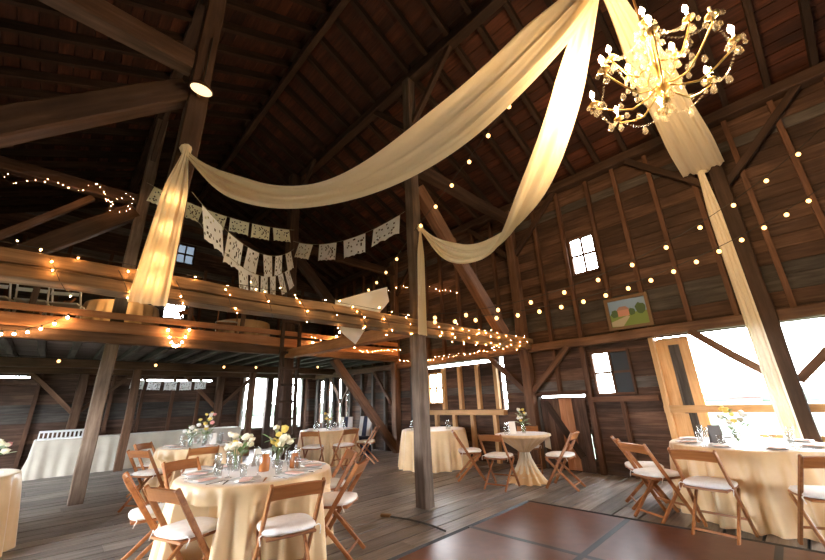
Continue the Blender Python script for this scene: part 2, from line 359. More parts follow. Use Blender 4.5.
def window(name, label, wallaxis, c0, c1, z0, z1, cols, rows, pane, dark=None, fm='white_paint', t=0.04):
    """sash window in a wall; wallaxis 'r' = right wall (along Y), 'f' = far wall (along X)"""
    o = empty(name, kind='structure', label=label, cat='window')
    P = (lambda a, z, d=0.0: (XR - 0.005 + d, a, z)) if wallaxis == 'r' else (lambda a, z, d=0.0: (a, YF - 0.005 + d, z))
    up = (0, 1, 0) if wallaxis == 'r' else (1, 0, 0)
    for a in (c0, c1): beam('stile', P(a, z0 - t / 2), P(a, z1 + t / 2), 0.07, t, fm, o, up=up)
    for z in (z0, z1): beam('sill' if z == z0 else 'head', P(c0, z), P(c1, z), 0.07, t, fm, o)
    for i in range(1, cols): a = c0 + (c1 - c0) * i / cols; beam('mullion', P(a, z0), P(a, z1), 0.04, 0.04, fm, o, up=up)
    for j in range(1, rows): z = z0 + (z1 - z0) * j / rows; beam('muntin', P(c0, z), P(c1, z), 0.04, 0.04, fm, o)
    for i in range(cols):
        for j in range(rows):
            a0 = c0 + (c1 - c0) * i / cols; a1 = c0 + (c1 - c0) * (i + 1) / cols; za = z0 + (z1 - z0) * j / rows; zb = z0 + (z1 - z0) * (j + 1) / rows
            mt = dark if dark and i in dark[0] else pane
            if dark and i in dark[0]: mt = dark[1]
            me = pydata('pane', [P(a0, za, 0.004), P(a1, za, 0.004), P(a1, zb, 0.004), P(a0, zb, 0.004)], [(0, 1, 2, 3)])
            mk('pane', me, o, mt)
    return o
window('window_1', 'small bright four-pane window high on the right wall', 'r', 2.22, 2.72, 3.74, 4.53, 2, 2, 'pane', fm='stud_wood')
window('window_2', 'window with one bright side and one dark side left of the pine door', 'r', 2.05, 2.70, 1.36, 2.12, 2, 2, 'pane', dark=([0], 'dark_pane'), fm='stud_wood')
window('window_3', 'small bright four-pane window among pine studs under the loft', 'r', 6.57, 7.06, 1.28, 2.04, 2, 2, 'pane', fm='pine')

# far wall
wf = empty('wall_back', kind='structure', label='dark board end wall under and above the loft', cat='wall')
op_f = [(4.7, 6.83, 0.62, 2.30), (-0.98, -0.45, 2.185, 2.25), (1.7, 3.7, 2.15, 2.215), (2.05, 2.6, 5.9, 6.6), (2.0, 2.62, 4.04, 4.70)]
def place_f(a, b, z0, z1, mt):
    M = T(a, YF + 0.015 + random.uniform(0, 0.008), (z0 + z1) / 2); L = b - a; h = (z1 - z0) / 2
    v = [(0, -.012, -h), (L, -.012, -h), (L, .012, -h), (0, .012, -h), (0, -.012, h), (L, -.012, h), (L, .012, h), (0, .012, h)]
    mk('board', pydata('board', v, BOXF), wf, mt, M)
lim = lambda z: (XL, XR) if z < roof_z(XR) + 0.1 else (RX - (RZ + 0.12 - z) / SL, RX + (RZ + 0.12 - z) / SL)
clad(wf, (XL, XR), (0, 8.4), op_f, place_f, row=0.22, zlimit=lim, mats=('grey_board', 'wall_board', 'wall_board'))
def back_f(a, b, z0, z1, mt): box('gap_backing', a, b, YF + 0.04, YF + 0.055, z0 - 0.01, z1 + 0.01, mt, wf)  # same added layer, keeps daylight out of the board gaps
clad(wf, (XL - 0.1, XR + 0.1), (0, 5.85), op_f, back_f, row=1.2)
lim2 = lambda z: (RX - (RZ + 0.30 - z) / SL, RX + (RZ + 0.30 - z) / SL)
clad(wf, (XL - 0.1, XR + 0.1), (5.85, 8.6), op_f, back_f, row=0.15, zlimit=lim2)
for xx in (-2.4, -1.7, -1.0, -0.25, 0.5, 1.2, 1.9, 2.65, 3.35, 4.05, 4.6, 7.0): beam('stud', (xx, YF - 0.05, 0), (xx, YF - 0.05, 2.35), 0.10, 0.08, 'stud_wood', wf, up=(1, 0, 0))
for xx in (-2.2, -1.3, -0.4, 0.5, 1.4, 3.0, 3.9, 4.8, 5.7, 6.6): beam('stud', (xx, YF - 0.05, 2.55), (xx, YF - 0.05, min(5.8, roof_z(xx))), 0.10, 0.08, 'stud_wood', wf, up=(1, 0, 0))
timber('girt', (XL, YF - 0.12, 2.42), (XR, YF - 0.12, 2.42), 0.2, 0.24, 'timber', wf)
for xx in (0.55, 3.9): timber('post', (xx, YF - 0.14, 0), (xx, YF - 0.14, 2.3), 0.2, 0.2, 'timber', wf, up=(1, 0, 0))
for xx in (0.55, 3.9):
    for s in (-1, 1): timber('knee_brace', (xx + s * 0.05, YF - 0.14, 1.35), (xx + s * 1.0, YF - 0.14, 2.3), 0.08, 0.10, 'timber', wf)
timber('post', (5.55, YF - 0.14, 0), (5.55, YF - 0.14, 2.3), 0.18, 0.22, 'timber_dark', wf, up=(1, 0, 0))
beam('half_door', (4.7, YF - 0.03, 0.64), (6.83, YF - 0.03, 0.64), 0.03, 0.06, 'grey_board', wf)
for s, x0 in ((0, 4.72), (1, 6.81)): beam('jamb', (x0, YF - 0.02, 0.6), (x0, YF - 0.02, 2.3), 0.10, 0.07, 'white_paint', wf, up=(1, 0, 0))
window('window_4', 'dim dusty window high in the end wall behind the paper flags', 'f', 2.07, 2.58, 5.92, 6.58, 2, 2, 'dirty_pane', fm='timber_dark')
window('window_5', 'bright white window low in the loft end wall below the long drape', 'f', 2.02, 2.60, 4.06, 4.68, 2, 1, 'pane', fm='timber_dark')

# left wall and near wall (out of frame, they close the room)
wl = empty('wall_left', kind='structure', label='dark board side wall', cat='wall')
def place_l(a, b, z0, z1, mt):
    beam('board', (XL - 0.015, a, (z0 + z1) / 2), (XL - 0.015, b, (z0 + z1) / 2), 0.024, z1 - z0, mt, wl)
clad(wl, (YN, YF), (0, 6.05), [(3.0, 6.6, 0.0, 2.3), (9.8, 11.6, 0.8, 2.2)], place_l, row=0.42)
for a_, b_y in ((YN, 3.0), (6.6, 9.8), (11.6, YF + 0.1)): box('gap_backing', XL - 0.06, XL - 0.045, a_, b_y, 0, 2.4, 'wall_board', wl)  # added backing against light leaks, split at the openings
box('gap_backing', XL - 0.06, XL - 0.045, YN, YF, 2.4, 6.1, 'wall_board', wl)
timber('girt', (XL + 0.09, YN, 2.35), (XL + 0.09, YF, 2.35), 0.17, 0.16, 'timber_dark', wl)
timber('plate', (XL + 0.12, YN, 5.80), (XL + 0.12, YF, 5.80), 0.22, 0.18, 'timber_dark', wl)
wn = empty('wall_front', kind='structure', label='board end wall with the tall open barn doorway', cat='wall')
def place_n(a, b, z0, z1, mt):
    beam('board', (a, YN - 0.015, (z0 + z1) / 2), (b, YN - 0.015, (z0 + z1) / 2), 0.024, z1 - z0, mt, wn)
clad(wn, (XL, XR), (0, 8.4), [(2.6, 4.0, 0.0, 2.1)], place_n, row=0.42, zlimit=lim)

# roof: boards over rafters, ridge beam and purlins
roof = empty('ceiling', kind='structure', label='dark reddish board roof on close-set rafters', cat='ceiling')
nrm = {1: Vector((SL, 0, 1)).normalized(), -1: Vector((-SL, 0, 1)).normalized()}
yy = YN
while yy <= YF + 0.1:
    for s in (1, -1):
        xe = XR + 0.15 if s > 0 else XL - 0.15
        off = nrm[s] * -0.02
        beam('rafter', Vector((RX, yy, RZ)) + off + Vector((0, random.uniform(-.02, .02), 0)), Vector((xe, yy, roof_z(xe))) + off, 0.075, 0.15, 'rafter_wood', roof, up=nrm[s])
    yy += 0.52
slen = math.hypot(XR + 0.15 - RX, SL * (XR + 0.15 - RX))
for s in (1, -1):
    d = Vector((s, 0, -SL)).normalized(); t = 0.0
    while t < slen + 0.1:
        wd = random.uniform(0.17, 0.24); c = Vector((RX, 0, RZ)) + d * (t + wd / 2) + nrm[s] * 0.072
        gap = random.choice((0.006, 0.012, 0.025))
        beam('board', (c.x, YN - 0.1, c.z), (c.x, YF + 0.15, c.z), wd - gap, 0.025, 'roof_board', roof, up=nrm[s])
        t += wd
    c = Vector((RX, 0, RZ)) + d * (slen / 2) + nrm[s] * 0.10
    beam('roofing', (c.x, YN - 0.2, c.z), (c.x, YF + 0.25, c.z), slen + 0.3, 0.02, 'timber_dark', roof, up=nrm[s])
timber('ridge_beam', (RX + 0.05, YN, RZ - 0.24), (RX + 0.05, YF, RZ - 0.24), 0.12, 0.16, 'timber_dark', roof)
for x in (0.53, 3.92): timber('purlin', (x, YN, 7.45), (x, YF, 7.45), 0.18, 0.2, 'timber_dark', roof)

# bents (cross frames)
b1 = empty('timber_bent', kind='structure', label='timber cross frame with the beam wrapped in fairy lights and the tall centre post', cat='timber frame')
YB = 3.91
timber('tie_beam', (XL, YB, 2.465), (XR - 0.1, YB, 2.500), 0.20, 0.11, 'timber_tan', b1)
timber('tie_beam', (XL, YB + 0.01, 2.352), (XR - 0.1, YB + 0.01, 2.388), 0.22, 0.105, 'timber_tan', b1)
timber('post', (3.92, YB, 0), (3.90, YB, 7.38), 0.19, 0.18, 'post_wood', b1, up=(1, 0, 0))
timber('queen_post', (0.52, YB, 2.52), (0.52, YB, 7.38), 0.20, 0.19, 'timber_mid', b1, up=(1, 0, 0))
timber('strut', (4.02, YB, 4.98), (6.35, YB, 2.56), 0.18, 0.25, 'timber', b1)
timber('strut', (0.42, YB, 4.68), (-1.65, YB, 2.56), 0.20, 0.24, 'timber_mid', b1)
timber('upper_tie', (0.42, YB, 5.09), (XL, YB, 5.09), 0.20, 0.24, 'timber_mid', b1)
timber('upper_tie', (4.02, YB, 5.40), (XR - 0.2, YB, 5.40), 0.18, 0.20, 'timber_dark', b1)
for x in (0.52, 3.92):
    for s in (-1, 1): timber('knee_brace', (x, YB + s * 0.08, 6.3), (x, YB + s * 1.05, 7.37), 0.09, 0.11, 'timber_dark', b1)
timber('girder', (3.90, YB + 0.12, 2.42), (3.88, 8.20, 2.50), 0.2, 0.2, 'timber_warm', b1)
b2 = empty('timber_bent', kind='structure', label='timber cross frame carrying the front edge of the loft', cat='timber frame')
YB2 = 8.31
timber('post', (0.62, YB2, 0), (0.58, YB2, 7.38), 0.19, 0.19, 'post_wood', b2, up=(1, 0, 0))
timber('post', (3.98, YB2, 0), (3.70, YB2, 7.38), 0.24, 0.24, 'timber_dark', b2, up=(1, 0, 0))
timber('strut', (0.48, YB2, 5.10), (-1.8, YB2, 2.86), 0.18, 0.30, 'timber_mid', b2)
timber('upper_tie', (0.48, YB2, 5.33), (XL, YB2, 5.30), 0.18, 0.22, 'timber_dark', b2)
timber('strut', (-0.16, YB2 + 0.12, 5.2), (-2.2, YB2 + 0.12, 2.9), 0.10, 0.11, 'timber', b2)
timber('strut', (3.95, YB2, 5.0), (6.1, YB2, 2.86), 0.18, 0.24, 'timber_dark', b2)
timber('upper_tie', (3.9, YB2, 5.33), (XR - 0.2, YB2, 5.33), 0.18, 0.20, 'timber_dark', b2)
timber('brace', (5.15, YB2, 2.46), (7.25, YB2, 0.12), 0.18, 0.20, 'timber', b2)
for x in (0.58, 3.72):
    for s in (-1, 1): timber('knee_brace', (x, YB2 + s * 0.08, 6.3), (x, YB2 + s * 1.05, 7.37), 0.09, 0.11, 'timber_dark', b2)

# loft
loft = empty('loft_floor', kind='structure', label='loft deck with stacked front beams and low guard rail', cat='loft')
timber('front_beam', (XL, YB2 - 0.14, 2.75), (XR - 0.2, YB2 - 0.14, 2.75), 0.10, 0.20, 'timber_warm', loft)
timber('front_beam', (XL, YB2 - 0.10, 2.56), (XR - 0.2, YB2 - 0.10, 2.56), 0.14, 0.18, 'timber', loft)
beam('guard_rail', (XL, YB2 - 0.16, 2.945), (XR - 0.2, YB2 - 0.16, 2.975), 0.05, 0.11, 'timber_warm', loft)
for x in (-0.5, 1.72, 2.75, 5.3, 6.6): beam('baluster', (x, YB2 - 0.10, 2.6), (x, YB2 - 0.10, 3.32), 0.06, 0.08, 'timber', loft, up=(1, 0, 0))
x = XL + 0.2
while x < XR:
    timber('joist', (x, YB2 + 0.02, 2.62), (x, YF - 0.1, 2.62), 0.11, 0.14, 'grey_board', loft); x += 0.48
y = YB2 - 0.02
while y < YF - 0.05:
    y1 = min(y + 0.25, YF - 0.02)
    beam('plank', (XL, (y + y1) / 2, 2.71), (XR - 0.03, (y + y1) / 2, 2.71), y1 - y - 0.01, 0.035, 'floor_plank', loft); y = y1
timber('middle_beam', (XL, 11.8, 2.45), (XR - 0.1, 11.8, 2.45), 0.18, 0.2, 'timber', loft)
for x in (1.52, 4.45): timber('post', (x, 11.8, 0), (x, 11.8, 2.36), 0.17, 0.17, 'timber', loft, up=(1, 0, 0))

# ladder up to the loft
lad = empty('ladder', (3.62, 8.02, 0), label='dark wooden ladder rising to the loft beside the bright doorway', cat='ladder')
for xx in (0.0, 0.42): timber('rail', (xx, 0, 0), (xx, 0.06, 3.5), 0.06, 0.075, 'timber_dark', lad, up=(1, 0, 0))
for k in range(9): beam('rung', (0, 0.005 * k, 0.35 + k * 0.36), (0.42, 0.005 * k, 0.35 + k * 0.36), 0.035, 0.05, 'timber_dark', lad)

# ------------------------------------------------------------------ outdoors
gr = pydata('ground', [(-120, -120, -0.6), (160, -120, -0.6), (160, 160, -0.6), (-120, 160, -0.6)], [(0, 1, 2, 3)])
tag(mk('ground', gr, None, 'grass'), 'pale sunlit grass field outside the barn', 'ground', kind='structure')
tl = []
for k, a in enumerate((-0.42, -0.31, -0.20, -0.09, 0.02, 0.13, 0.24, 1.02, 1.13, 1.24, 1.35)):
    d = 84 + 5 * (k % 2); hgt = random.uniform(1.9, 2.6)
    me = ico_me('crown', 1.0, 2, 1.0)
    for q in me.vertices: q.co *= random.uniform(0.85, 1.15)
    t = empty('tree', (7 + d * math.cos(a), d * math.sin(a), -0.6), 0, ('distant green tree out in the field seen through the wide opening' if k < 7 else 'distant green tree seen through the doorway in the end wall'), 'tree', 'far trees by the wide opening' if k < 7 else 'far trees by the end doorway')
    mk('crown', me, t, 'tree_leaf', T(0, 0, 0.15) @ Matrix.Diagonal((4.9, 4.9, hgt, 1)), True)
    mk('trunk', lathe_me('trunk', [(0.25, 0), (0.18, hgt * 0.5)], 6), t, 'timber_dark')
shed = empty('shed', (74, 6.5, -0.6), 0.2, 'small red shed out in the field beyond the opening', 'shed')
box('wall', -1.5, 1.5, -1.8, 1.8, 0, 1.1, 'shed_red', shed)
mk('roof', pydata('roof', [(-1.7, -2, 1.0), (1.7, -2, 1.0), (0, -2, 1.5), (-1.7, 2, 1.0), (1.7, 2, 1.0), (0, 2, 1.5)], [(0, 1, 2), (3, 5, 4), (0, 2, 5, 3), (1, 4, 5, 2), (0, 3, 4, 1)]), shed, 'shed_roof')
#PART2
# ------------------------------------------------------------------ cloth-covered tables
def skirt_me(name, r, h, seed, flare=0.05, amp=0.075, k=19, n=180, drop=0.0):
    rnd = random.Random(seed); ph = [rnd.uniform(0, 6.28) for _ in range(4)]
    v, f = [], []
    def ring(rad_fn, z_fn):
        for j in range(n):
            t = 2 * PI * j / n; q = rad_fn(t); v.append((q * math.cos(t), q * math.sin(t), z_fn(t)))
    for rr in (0.02, 0.35, 0.7, 0.92): ring(lambda t, rr=rr: r * rr, lambda t: h)
    ring(lambda t: r * 0.985, lambda t: h - 0.001); ring(lambda t: r * 1.0, lambda t: h - 0.010)
    def fold(t): 
        a = math.sin(k * t + ph[0] + 1.3 * math.sin(2 * t + ph[1])) * 0.6 + math.sin((k * 1.7) // 1 * t + ph[2]) * 0.3 + math.sin(5 * t + ph[3]) * 0.25
        return math.copysign(abs(a) ** 0.7, a)
    m = 12
    for i in range(1, m + 1):
        s = i / m; z = (h - 0.010) * (1 - s) + 0.004
        ring(lambda t, s=s: r + flare * s + amp * (s ** 0.6) * fold(t), lambda t, z=z: z)
    rows = 6 + m
    for i in range(rows - 1):
        for j in range(n): f.append((i * n + j, i * n + (j + 1) % n, (i + 1) * n + (j + 1) % n, (i + 1) * n + j))
    f.append(tuple(range(n - 1, -1, -1)))
    return pydata(name, v, f)
def overlay_me(name, r, h, seed, hang=0.0, n=96):
    """thin square overlay lying on the table top"""
    v, f = [], []
    for rr, zz in ((0.02, 0), (0.6, 0), (1.0, 0)):
        for j in range(n):
            t = 2 * PI * j / n; v.append((r * rr * math.cos(t), r * rr * math.sin(t), h + zz))
    for i in range(2):
        for j in range(n): f.append((i * n + j, i * n + (j + 1) % n, (i + 1) * n + (j + 1) % n, (i + 1) * n + j))
    f.append(tuple(range(n - 1, -1, -1)))
    return pydata(name, v, f)
chairs = [
 (1.00, 3.60, 20, 'folding chair at the near table, its back slat closest to the lower left corner'),
 (0.92, 4.42, -6, 'folding chair at the near table, leftmost, behind the front left chair'),
 (1.32, 4.86, -70, 'folding chair on the far left side of the near table, orange slat above the cloth'),
 (1.54, 3.08, 78, 'folding chair in the middle front of the near table, back to the camera'),
 (2.22, 3.46, 128, 'folding chair right of the near table with crossed legs toward the centre post'),
 (2.56, 4.14, 160, 'folding chair right of the near table, half hidden behind its neighbour'),
 (1.33, 7.08, 30, 'folding chair left of the second table, nearest the leaning left post'),
 (1.55, 8.12, -45, 'folding chair at the far left of the second table before the counter'),
 (1.84, 6.70, 86, 'folding chair between the near table and the second table'),
 (4.42, 7.82, 42, 'folding chair at the ladder table, closest to the ladder foot'),
 (5.02, 7.52, 92, 'folding chair at the ladder table, middle of the three in front'),
 (5.72, 7.62, 128, 'folding chair at the ladder table, toward the slanting brace'),
 (5.50, 3.73, 8, 'folding chair in front left of the pedestal table'),
 (6.08, 2.96, 98, 'folding chair right of the pedestal table, seen from the side'),
 (6.80, 3.92, 205, 'folding chair behind the pedestal table against the corner post'),
 (5.72, 4.50, -45, 'folding chair between the pedestal table and the chairless cloth table'),
 (5.30, 1.44, -30, 'folding chair at the opening table, leftmost and nearest the dance floor corner'),
 (5.72, 1.68, -62, 'folding chair at the opening table, behind the leftmost chair'),
 (5.02, 0.90, -8, 'folding chair at the opening table, back to the camera in the middle'),
 (5.10, 0.10, 24, 'folding chair at the opening table, cut by the right photo edge'),
]
TH = 0.75
def round_cloth(c, r, seed, label, k=19):
    me = skirt_me('tablecloth', r, TH, seed, k=k)
    near = [(x, y, math.radians(hd) - PI / 2) for (x, y, hd, _) in chairs if math.hypot(x - c[0], y - c[1]) < 1.3]
    for q in me.vertices:                       # chair seats and feet press the hanging cloth inwards
        if q.co.z > 0.60: continue
        moved = False
        for _ in range(40):
            hit = False
            for (x, y, rz) in near:
                dx, dy = c[0] + q.co.x - x, c[1] + q.co.y - y
                lx, ly = dx * math.cos(rz) + dy * math.sin(rz), -dx * math.sin(rz) + dy * math.cos(rz)
                if abs(lx) < 0.235 and abs(ly) < 0.245: hit = True
            if not hit: break
            rr = math.hypot(q.co.x, q.co.y); kk = (rr - 0.012) / rr; q.co.x *= kk; q.co.y *= kk; moved = True
        if moved:                               # the pressed part still hangs in folds
            t = math.atan2(q.co.y, q.co.x); rr = math.hypot(q.co.x, q.co.y); kk = 1 - 0.05 * (0.5 + 0.5 * math.sin(26 * t + 1.5 * math.sin(3 * t))) / rr
            q.co.x *= kk; q.co.y *= kk
    o = mk('tablecloth', me, None, 'champagne', T(c[0], c[1], 0), True)
    return tag(o, label, 'tablecloth', 'champagne round tablecloths')
FG, T2, T3, BK, PED, RT, LT = (1.62, 3.92), (2.05, 7.45), (5.2, 8.45), (6.33, 5.95), (6.11, 3.61), (6.10, 0.64), (-0.80, 6.35)
round_cloth(FG, 0.70, 1, 'floor-length champagne cloth on the big round table nearest the camera', 22)
round_cloth(T2, 0.64, 2, 'champagne cloth on the round table between the big near table and the long counter')
round_cloth(T3, 0.70, 3, 'champagne cloth on the round table under the slanting brace beside the ladder')
round_cloth(BK, 0.70, 4, 'champagne cloth on the chairless round table behind the tall centre post')
round_cloth(RT, 0.76, 5, 'champagne cloth on the round table in front of the bright barn opening', 22)
round_cloth(LT, 0.74, 6, 'champagne cloth on the table cut off by the photo edge at lower left')
# pedestal table: cloth gathered to a narrow waist
pt = empty('pedestal_tablecloth', (PED[0], PED[1], 0), 0, 'champagne cloth gathered to a narrow white waist on the small pedestal table', 'tablecloth')
def ped_me(name, prof, kk, n=120, seed=3):
    rnd = random.Random(seed); p0 = rnd.uniform(0, 6); v, f = [], []
    for (r, z, a) in prof:
        for j in range(n):
            t = 2 * PI * j / n; q = r + a * math.sin(kk * t + p0 + 0.6 * math.sin(3 * t)); v.append((q * math.cos(t), q * math.sin(t), z))
    for i in range(len(prof) - 1):
        for j in range(n): f.append((i * n + j, i * n + (j + 1) % n, (i + 1) * n + (j + 1) % n, (i + 1) * n + j))
    f.append(tuple(range(n - 1, -1, -1)))
    return pydata(name, v, f)
mk('cloth_top', ped_me('cloth_top', [(0.02, TH, 0), (0.40, TH, 0), (0.465, TH - 0.006, 0.003), (0.47, TH - 0.03, 0.008), (0.40, 0.68, 0.015), (0.26, 0.59, 0.016), (0.13, 0.50, 0.012), (0.085, 0.46, 0.008)], 26), pt, 'champagne', None, True)
mk('waist_wrap', ped_me('waist_wrap', [(0.09, 0.50, 0.0), (0.08, 0.45, 0.006), (0.10, 0.36, 0.010), (0.15, 0.24, 0.016), (0.21, 0.13, 0.02), (0.24, 0.09, 0.022)], 12), pt, 'drape_white', None, True)
mk('cloth_hem', ped_me('cloth_hem', [(0.13, 0.26, 0.0), (0.22, 0.12, 0.02), (0.28, 0.03, 0.03), (0.33, 0.004, 0.04)], 12), pt, 'champagne', None, True)
mk('lace_sash', pydata('lace_sash', [(0.30, -0.30, TH + .006), (0.42, -0.16, TH + .006), (0.44, -0.18, TH - .03), (0.43, -0.17, 0.50), (0.33, -0.33, 0.48), (0.325, -0.335, TH - .03)], [(0, 1, 2, 5), (5, 2, 3, 4)]), pt, 'drape_white')
# pale overlays
for (c, r, nm) in ((FG, 0.62, 'nearest the camera'), (T2, 0.56, 'in front of the long counter'), (RT, 0.67, 'in front of the bright opening'), (PED, 0.42, 'on the small pedestal table'), (T3, 0.6, 'beside the ladder'), (LT, 0.6, 'at the lower left photo edge')):
    o = mk('table_overlay', overlay_me('table_overlay', r, TH + 0.003, 1), None, 'overlay_linen', T(c[0], c[1], 0), True)
    tag(o, 'pale blush overlay spread on the round table ' + nm if c is not PED else 'pale blush overlay spread on the small pedestal table', 'table overlay', 'pale table overlays')

# long counter along the end wall
ct = empty('counter', (0, 12.40, 0), 0, 'long low counter draped in ivory cloth along the end wall', 'counter')
n = 150; v = []; f = []
path = []
for i in range(20): path.append((-0.05, 0.42 - 0.75 * i / 19))
for i in range(111): path.append((-0.05 + 4.4 * i / 110, -0.33))
for i in range(20): path.append((4.35, -0.33 + 0.75 * i / 19))
for i, (x, y) in enumerate(path):
    a = 0.012 * math.sin(i * 1.1) + 0.01 * math.sin(i * 0.37)
    ox, oy = (-1, 0) if i < 20 else ((0, -1) if i < 131 else (1, 0))
    fl = 0.05
    if i < 12: fl = 0.10
    v += [(x, y, 0.78), (x + ox * 0.012, y + oy * 0.012, 0.76), (x + ox * (0.02 + a), y + oy * (0.02 + a), 0.4), (x + ox * (fl + 1.6 * a), y + oy * (fl + 1.6 * a), 0.005)]
for i in range(len(path) - 1):
    for j in range(3): f.append((i * 4 + j, i * 4 + j + 1, i * 4 + 5 + j, i * 4 + 4 + j))
mk('cloth', pydata('cloth', v, f), ct, 'ivory_cloth', None, True)
box('top', -0.05, 4.35, -0.33, 0.42, 0.75, 0.782, 'ivory_cloth', ct)
# slotted white rack on the counter
rk = empty('dish_rack', (0.45, 12.28, 0.782), 0, 'white slotted dish rack standing on the long ivory counter', 'rack')
box('base', -0.46, 0.46, -0.13, 0.13, 0.0, 0.03, 'white_paint', rk)
box('top_bar', -0.46, 0.46, -0.13, 0.13, 0.15, 0.19, 'white_paint', rk)
me_s = None
for i in range(13):
    x = -0.45 + i * 0.075
    box('divider', x - 0.013, x + 0.013, -0.125, 0.125, 0.03, 0.15, 'white_paint', rk)

# ------------------------------------------------------------------ folding chairs
def bar_me(name, p, q, w_, h_): # bar with softened edges
    M, L = frame(p, q, (0, 0, 1)); bm = bmesh.new()
    bmesh.ops.create_cube(bm, size=1.0, matrix=M @ T(L / 2, 0, 0) @ Matrix.Diagonal((L, w_, h_, 1)))
    bmesh.ops.bevel(bm, geom=bm.edges[:], offset=min(w_, h_) * 0.22, segments=1, affect='EDGES')
    me = bpy.data.meshes.new(name); bm.to_mesh(me); bm.free(); return me
def make_chair(label, mats=('chair_wood', 'chair_wood')):
    t = empty('folding_chair', (0, 0, 0), 0, label, 'chair', 'wooden folding chairs')
    u, s_ = mats
    for s in (-1, 1):
        x = 0.205 * s
        mk('upright', bar_me('upright', (x, 0.22, 0.0), (x * 0.94, -0.285, 0.80), 0.024, 0.042), t, u)
        mk('leg', bar_me('leg', (x * 0.86, -0.26, 0.0), (x * 0.86, 0.175, 0.42), 0.022, 0.036), t, s_)
    v, f = [], []   # curved back slat
    for i in range(9):
        a = -1 + 2 * i / 8; x = 0.19 * a; bow = -0.018 * (1 - a * a)
        for (yy, zz) in ((-0.224, 0.695), (-0.244, 0.692), (-0.29, 0.785), (-0.268, 0.792)): v.append((x, yy + bow, zz + 0.008 * (1 - a * a)))
    for i in range(8):
        for j in range(4): f.append((i * 4 + j, i * 4 + (j + 1) % 4, i * 4 + 4 + (j + 1) % 4, i * 4 + 4 + j))
    f += [(0, 3, 2, 1), (32, 33, 34, 35)]
    mk('back_slat', pydata('back_slat', v, f), t, s_)
    bm = bmesh.new(); bmesh.ops.create_cube(bm, size=1.0, matrix=T(0, 0.0, 0.435) @ Matrix.Diagonal((0.37, 0.38, 0.022, 1)))
    bmesh.ops.bevel(bm, geom=bm.edges[:], offset=0.006, segments=1, affect='EDGES')
    me = bpy.data.meshes.new('seat'); bm.to_mesh(me); bm.free(); mk('seat', me, t, s_)
    mk('rung', bar_me('rung', (-0.17, -0.19, 0.07), (0.17, -0.19, 0.07), 0.016, 0.022), t, s_)
    mk('rung', bar_me('rung', (-0.19, 0.12, 0.16), (0.19, 0.12, 0.16), 0.016, 0.022), t, s_)
    # cushion: rounded square pad
    v, f = [], []; N = 32
    def sq(r, e=3.6):
        out = []
        for j in range(N):
            a = 2 * PI * j / N; c, s = math.cos(a), math.sin(a); q = (abs(c) ** e + abs(s) ** e) ** (-1 / e); out.append((r * q * c, r * q * s))
        return out
    for (r, z) in ((0.17, 0.446), (0.198, 0.452), (0.207, 0.467), (0.198, 0.484), (0.165, 0.494), (0.08, 0.498), (0.01, 0.499)):
        for (x, y) in sq(r): v.append((x, y, z))
    for i in range(6):
        for j in range(N): f.append((i * N + j, i * N + (j + 1) % N, (i + 1) * N + (j + 1) % N, (i + 1) * N + j))
    cu = mk('cushion', pydata('cushion', v, f), t, 'cushion', None, True)
    for s in (-1, 1):
        mk('tie', tube_me('tie', [(0.17 * s, -0.17, 0.465), (0.205 * s, -0.16, 0.47), (0.225 * s, -0.15, 0.455), (0.222 * s, -0.165, 0.425), (0.218 * s, -0.17, 0.405)], 0.005, 5), cu, 'cushion')
    return t
first = None
for (x, y, hd, lb) in chairs:
    rz = math.radians(hd) - PI / 2
    if first is None: first = make_chair(lb); first.location = (x, y, 0); first.rotation_euler = (0, 0, rz)
    else: dup(first, (x, y, 0), rz, lb)
# white chairs: up in the loft and beside the ladder table
def make_white_chair(label, group):
    t = empty('white_chair', (0, 0, 0), 0, label, 'chair', group)
    for s in (-1, 1):
        x = 0.2 * s
        mk('upright', bar_me('upright', (x, 0.2, 0.0), (x * 0.95, -0.26, 0.86), 0.022, 0.03), t, 'white_paint')
        mk('leg', bar_me('leg', (x * 0.88, -0.24, 0.0), (x * 0.88, 0.16, 0.42), 0.02, 0.03), t, 'white_paint')
    box('seat', -0.19, 0.19, -0.17, 0.19, 0.43, 0.455, 'white_paint', t)
    for z in (0.60, 0.70, 0.80): mk('back_slat', bar_me('back_slat', (-0.19, -0.03 - 0.265 * z, z), (0.19, -0.03 - 0.265 * z, z), 0.014, 0.06), t, 'white_paint')
    return t
LZ = 2.7275
wc = None
for (x, y, hd, lb) in ((-0.98, 8.80, 75, 'white folding chair on the loft at the photo edge'), (-0.54, 8.76, 80, 'white folding chair on the loft, second from the photo edge'), (-0.10, 8.72, 70, 'white folding chair on the loft beside the first cloth table')):
    rz = math.radians(hd) - PI / 2
    if wc is None: wc = make_white_chair(lb, 'white chairs on the loft'); wc.location = (x, y, LZ); wc.rotation_euler = (0, 0, rz)
    else: dup(wc, (x, y, LZ), rz, lb)
bc = first
for (x, y, hd, lb) in ((-0.35, 9.75, 200, 'brown folding chair on the loft behind the white chairs'), (2.12, 9.6, 20, 'brown folding chair on the loft left of the second cloth table'), (2.62, 8.82, 70, 'brown folding chair on the loft in front of the second cloth table')):
    dup(first, (x, y, LZ), math.radians(hd) - PI / 2, lb, 'folding chairs on the loft')
for (c, sd, lb) in (((0.75, 9.55), 11, 'champagne cloth table on the loft beside the white chairs'), ((3.35, 9.85), 12, 'champagne cloth table on the loft behind the fairy lights')):
    o = mk('loft_tablecloth', skirt_me('loft_tablecloth', 0.62, 0.72, sd, n=120), None, 'champagne', T(c[0], c[1], LZ), True); tag(o, lb, 'tablecloth', 'cloths on the loft')
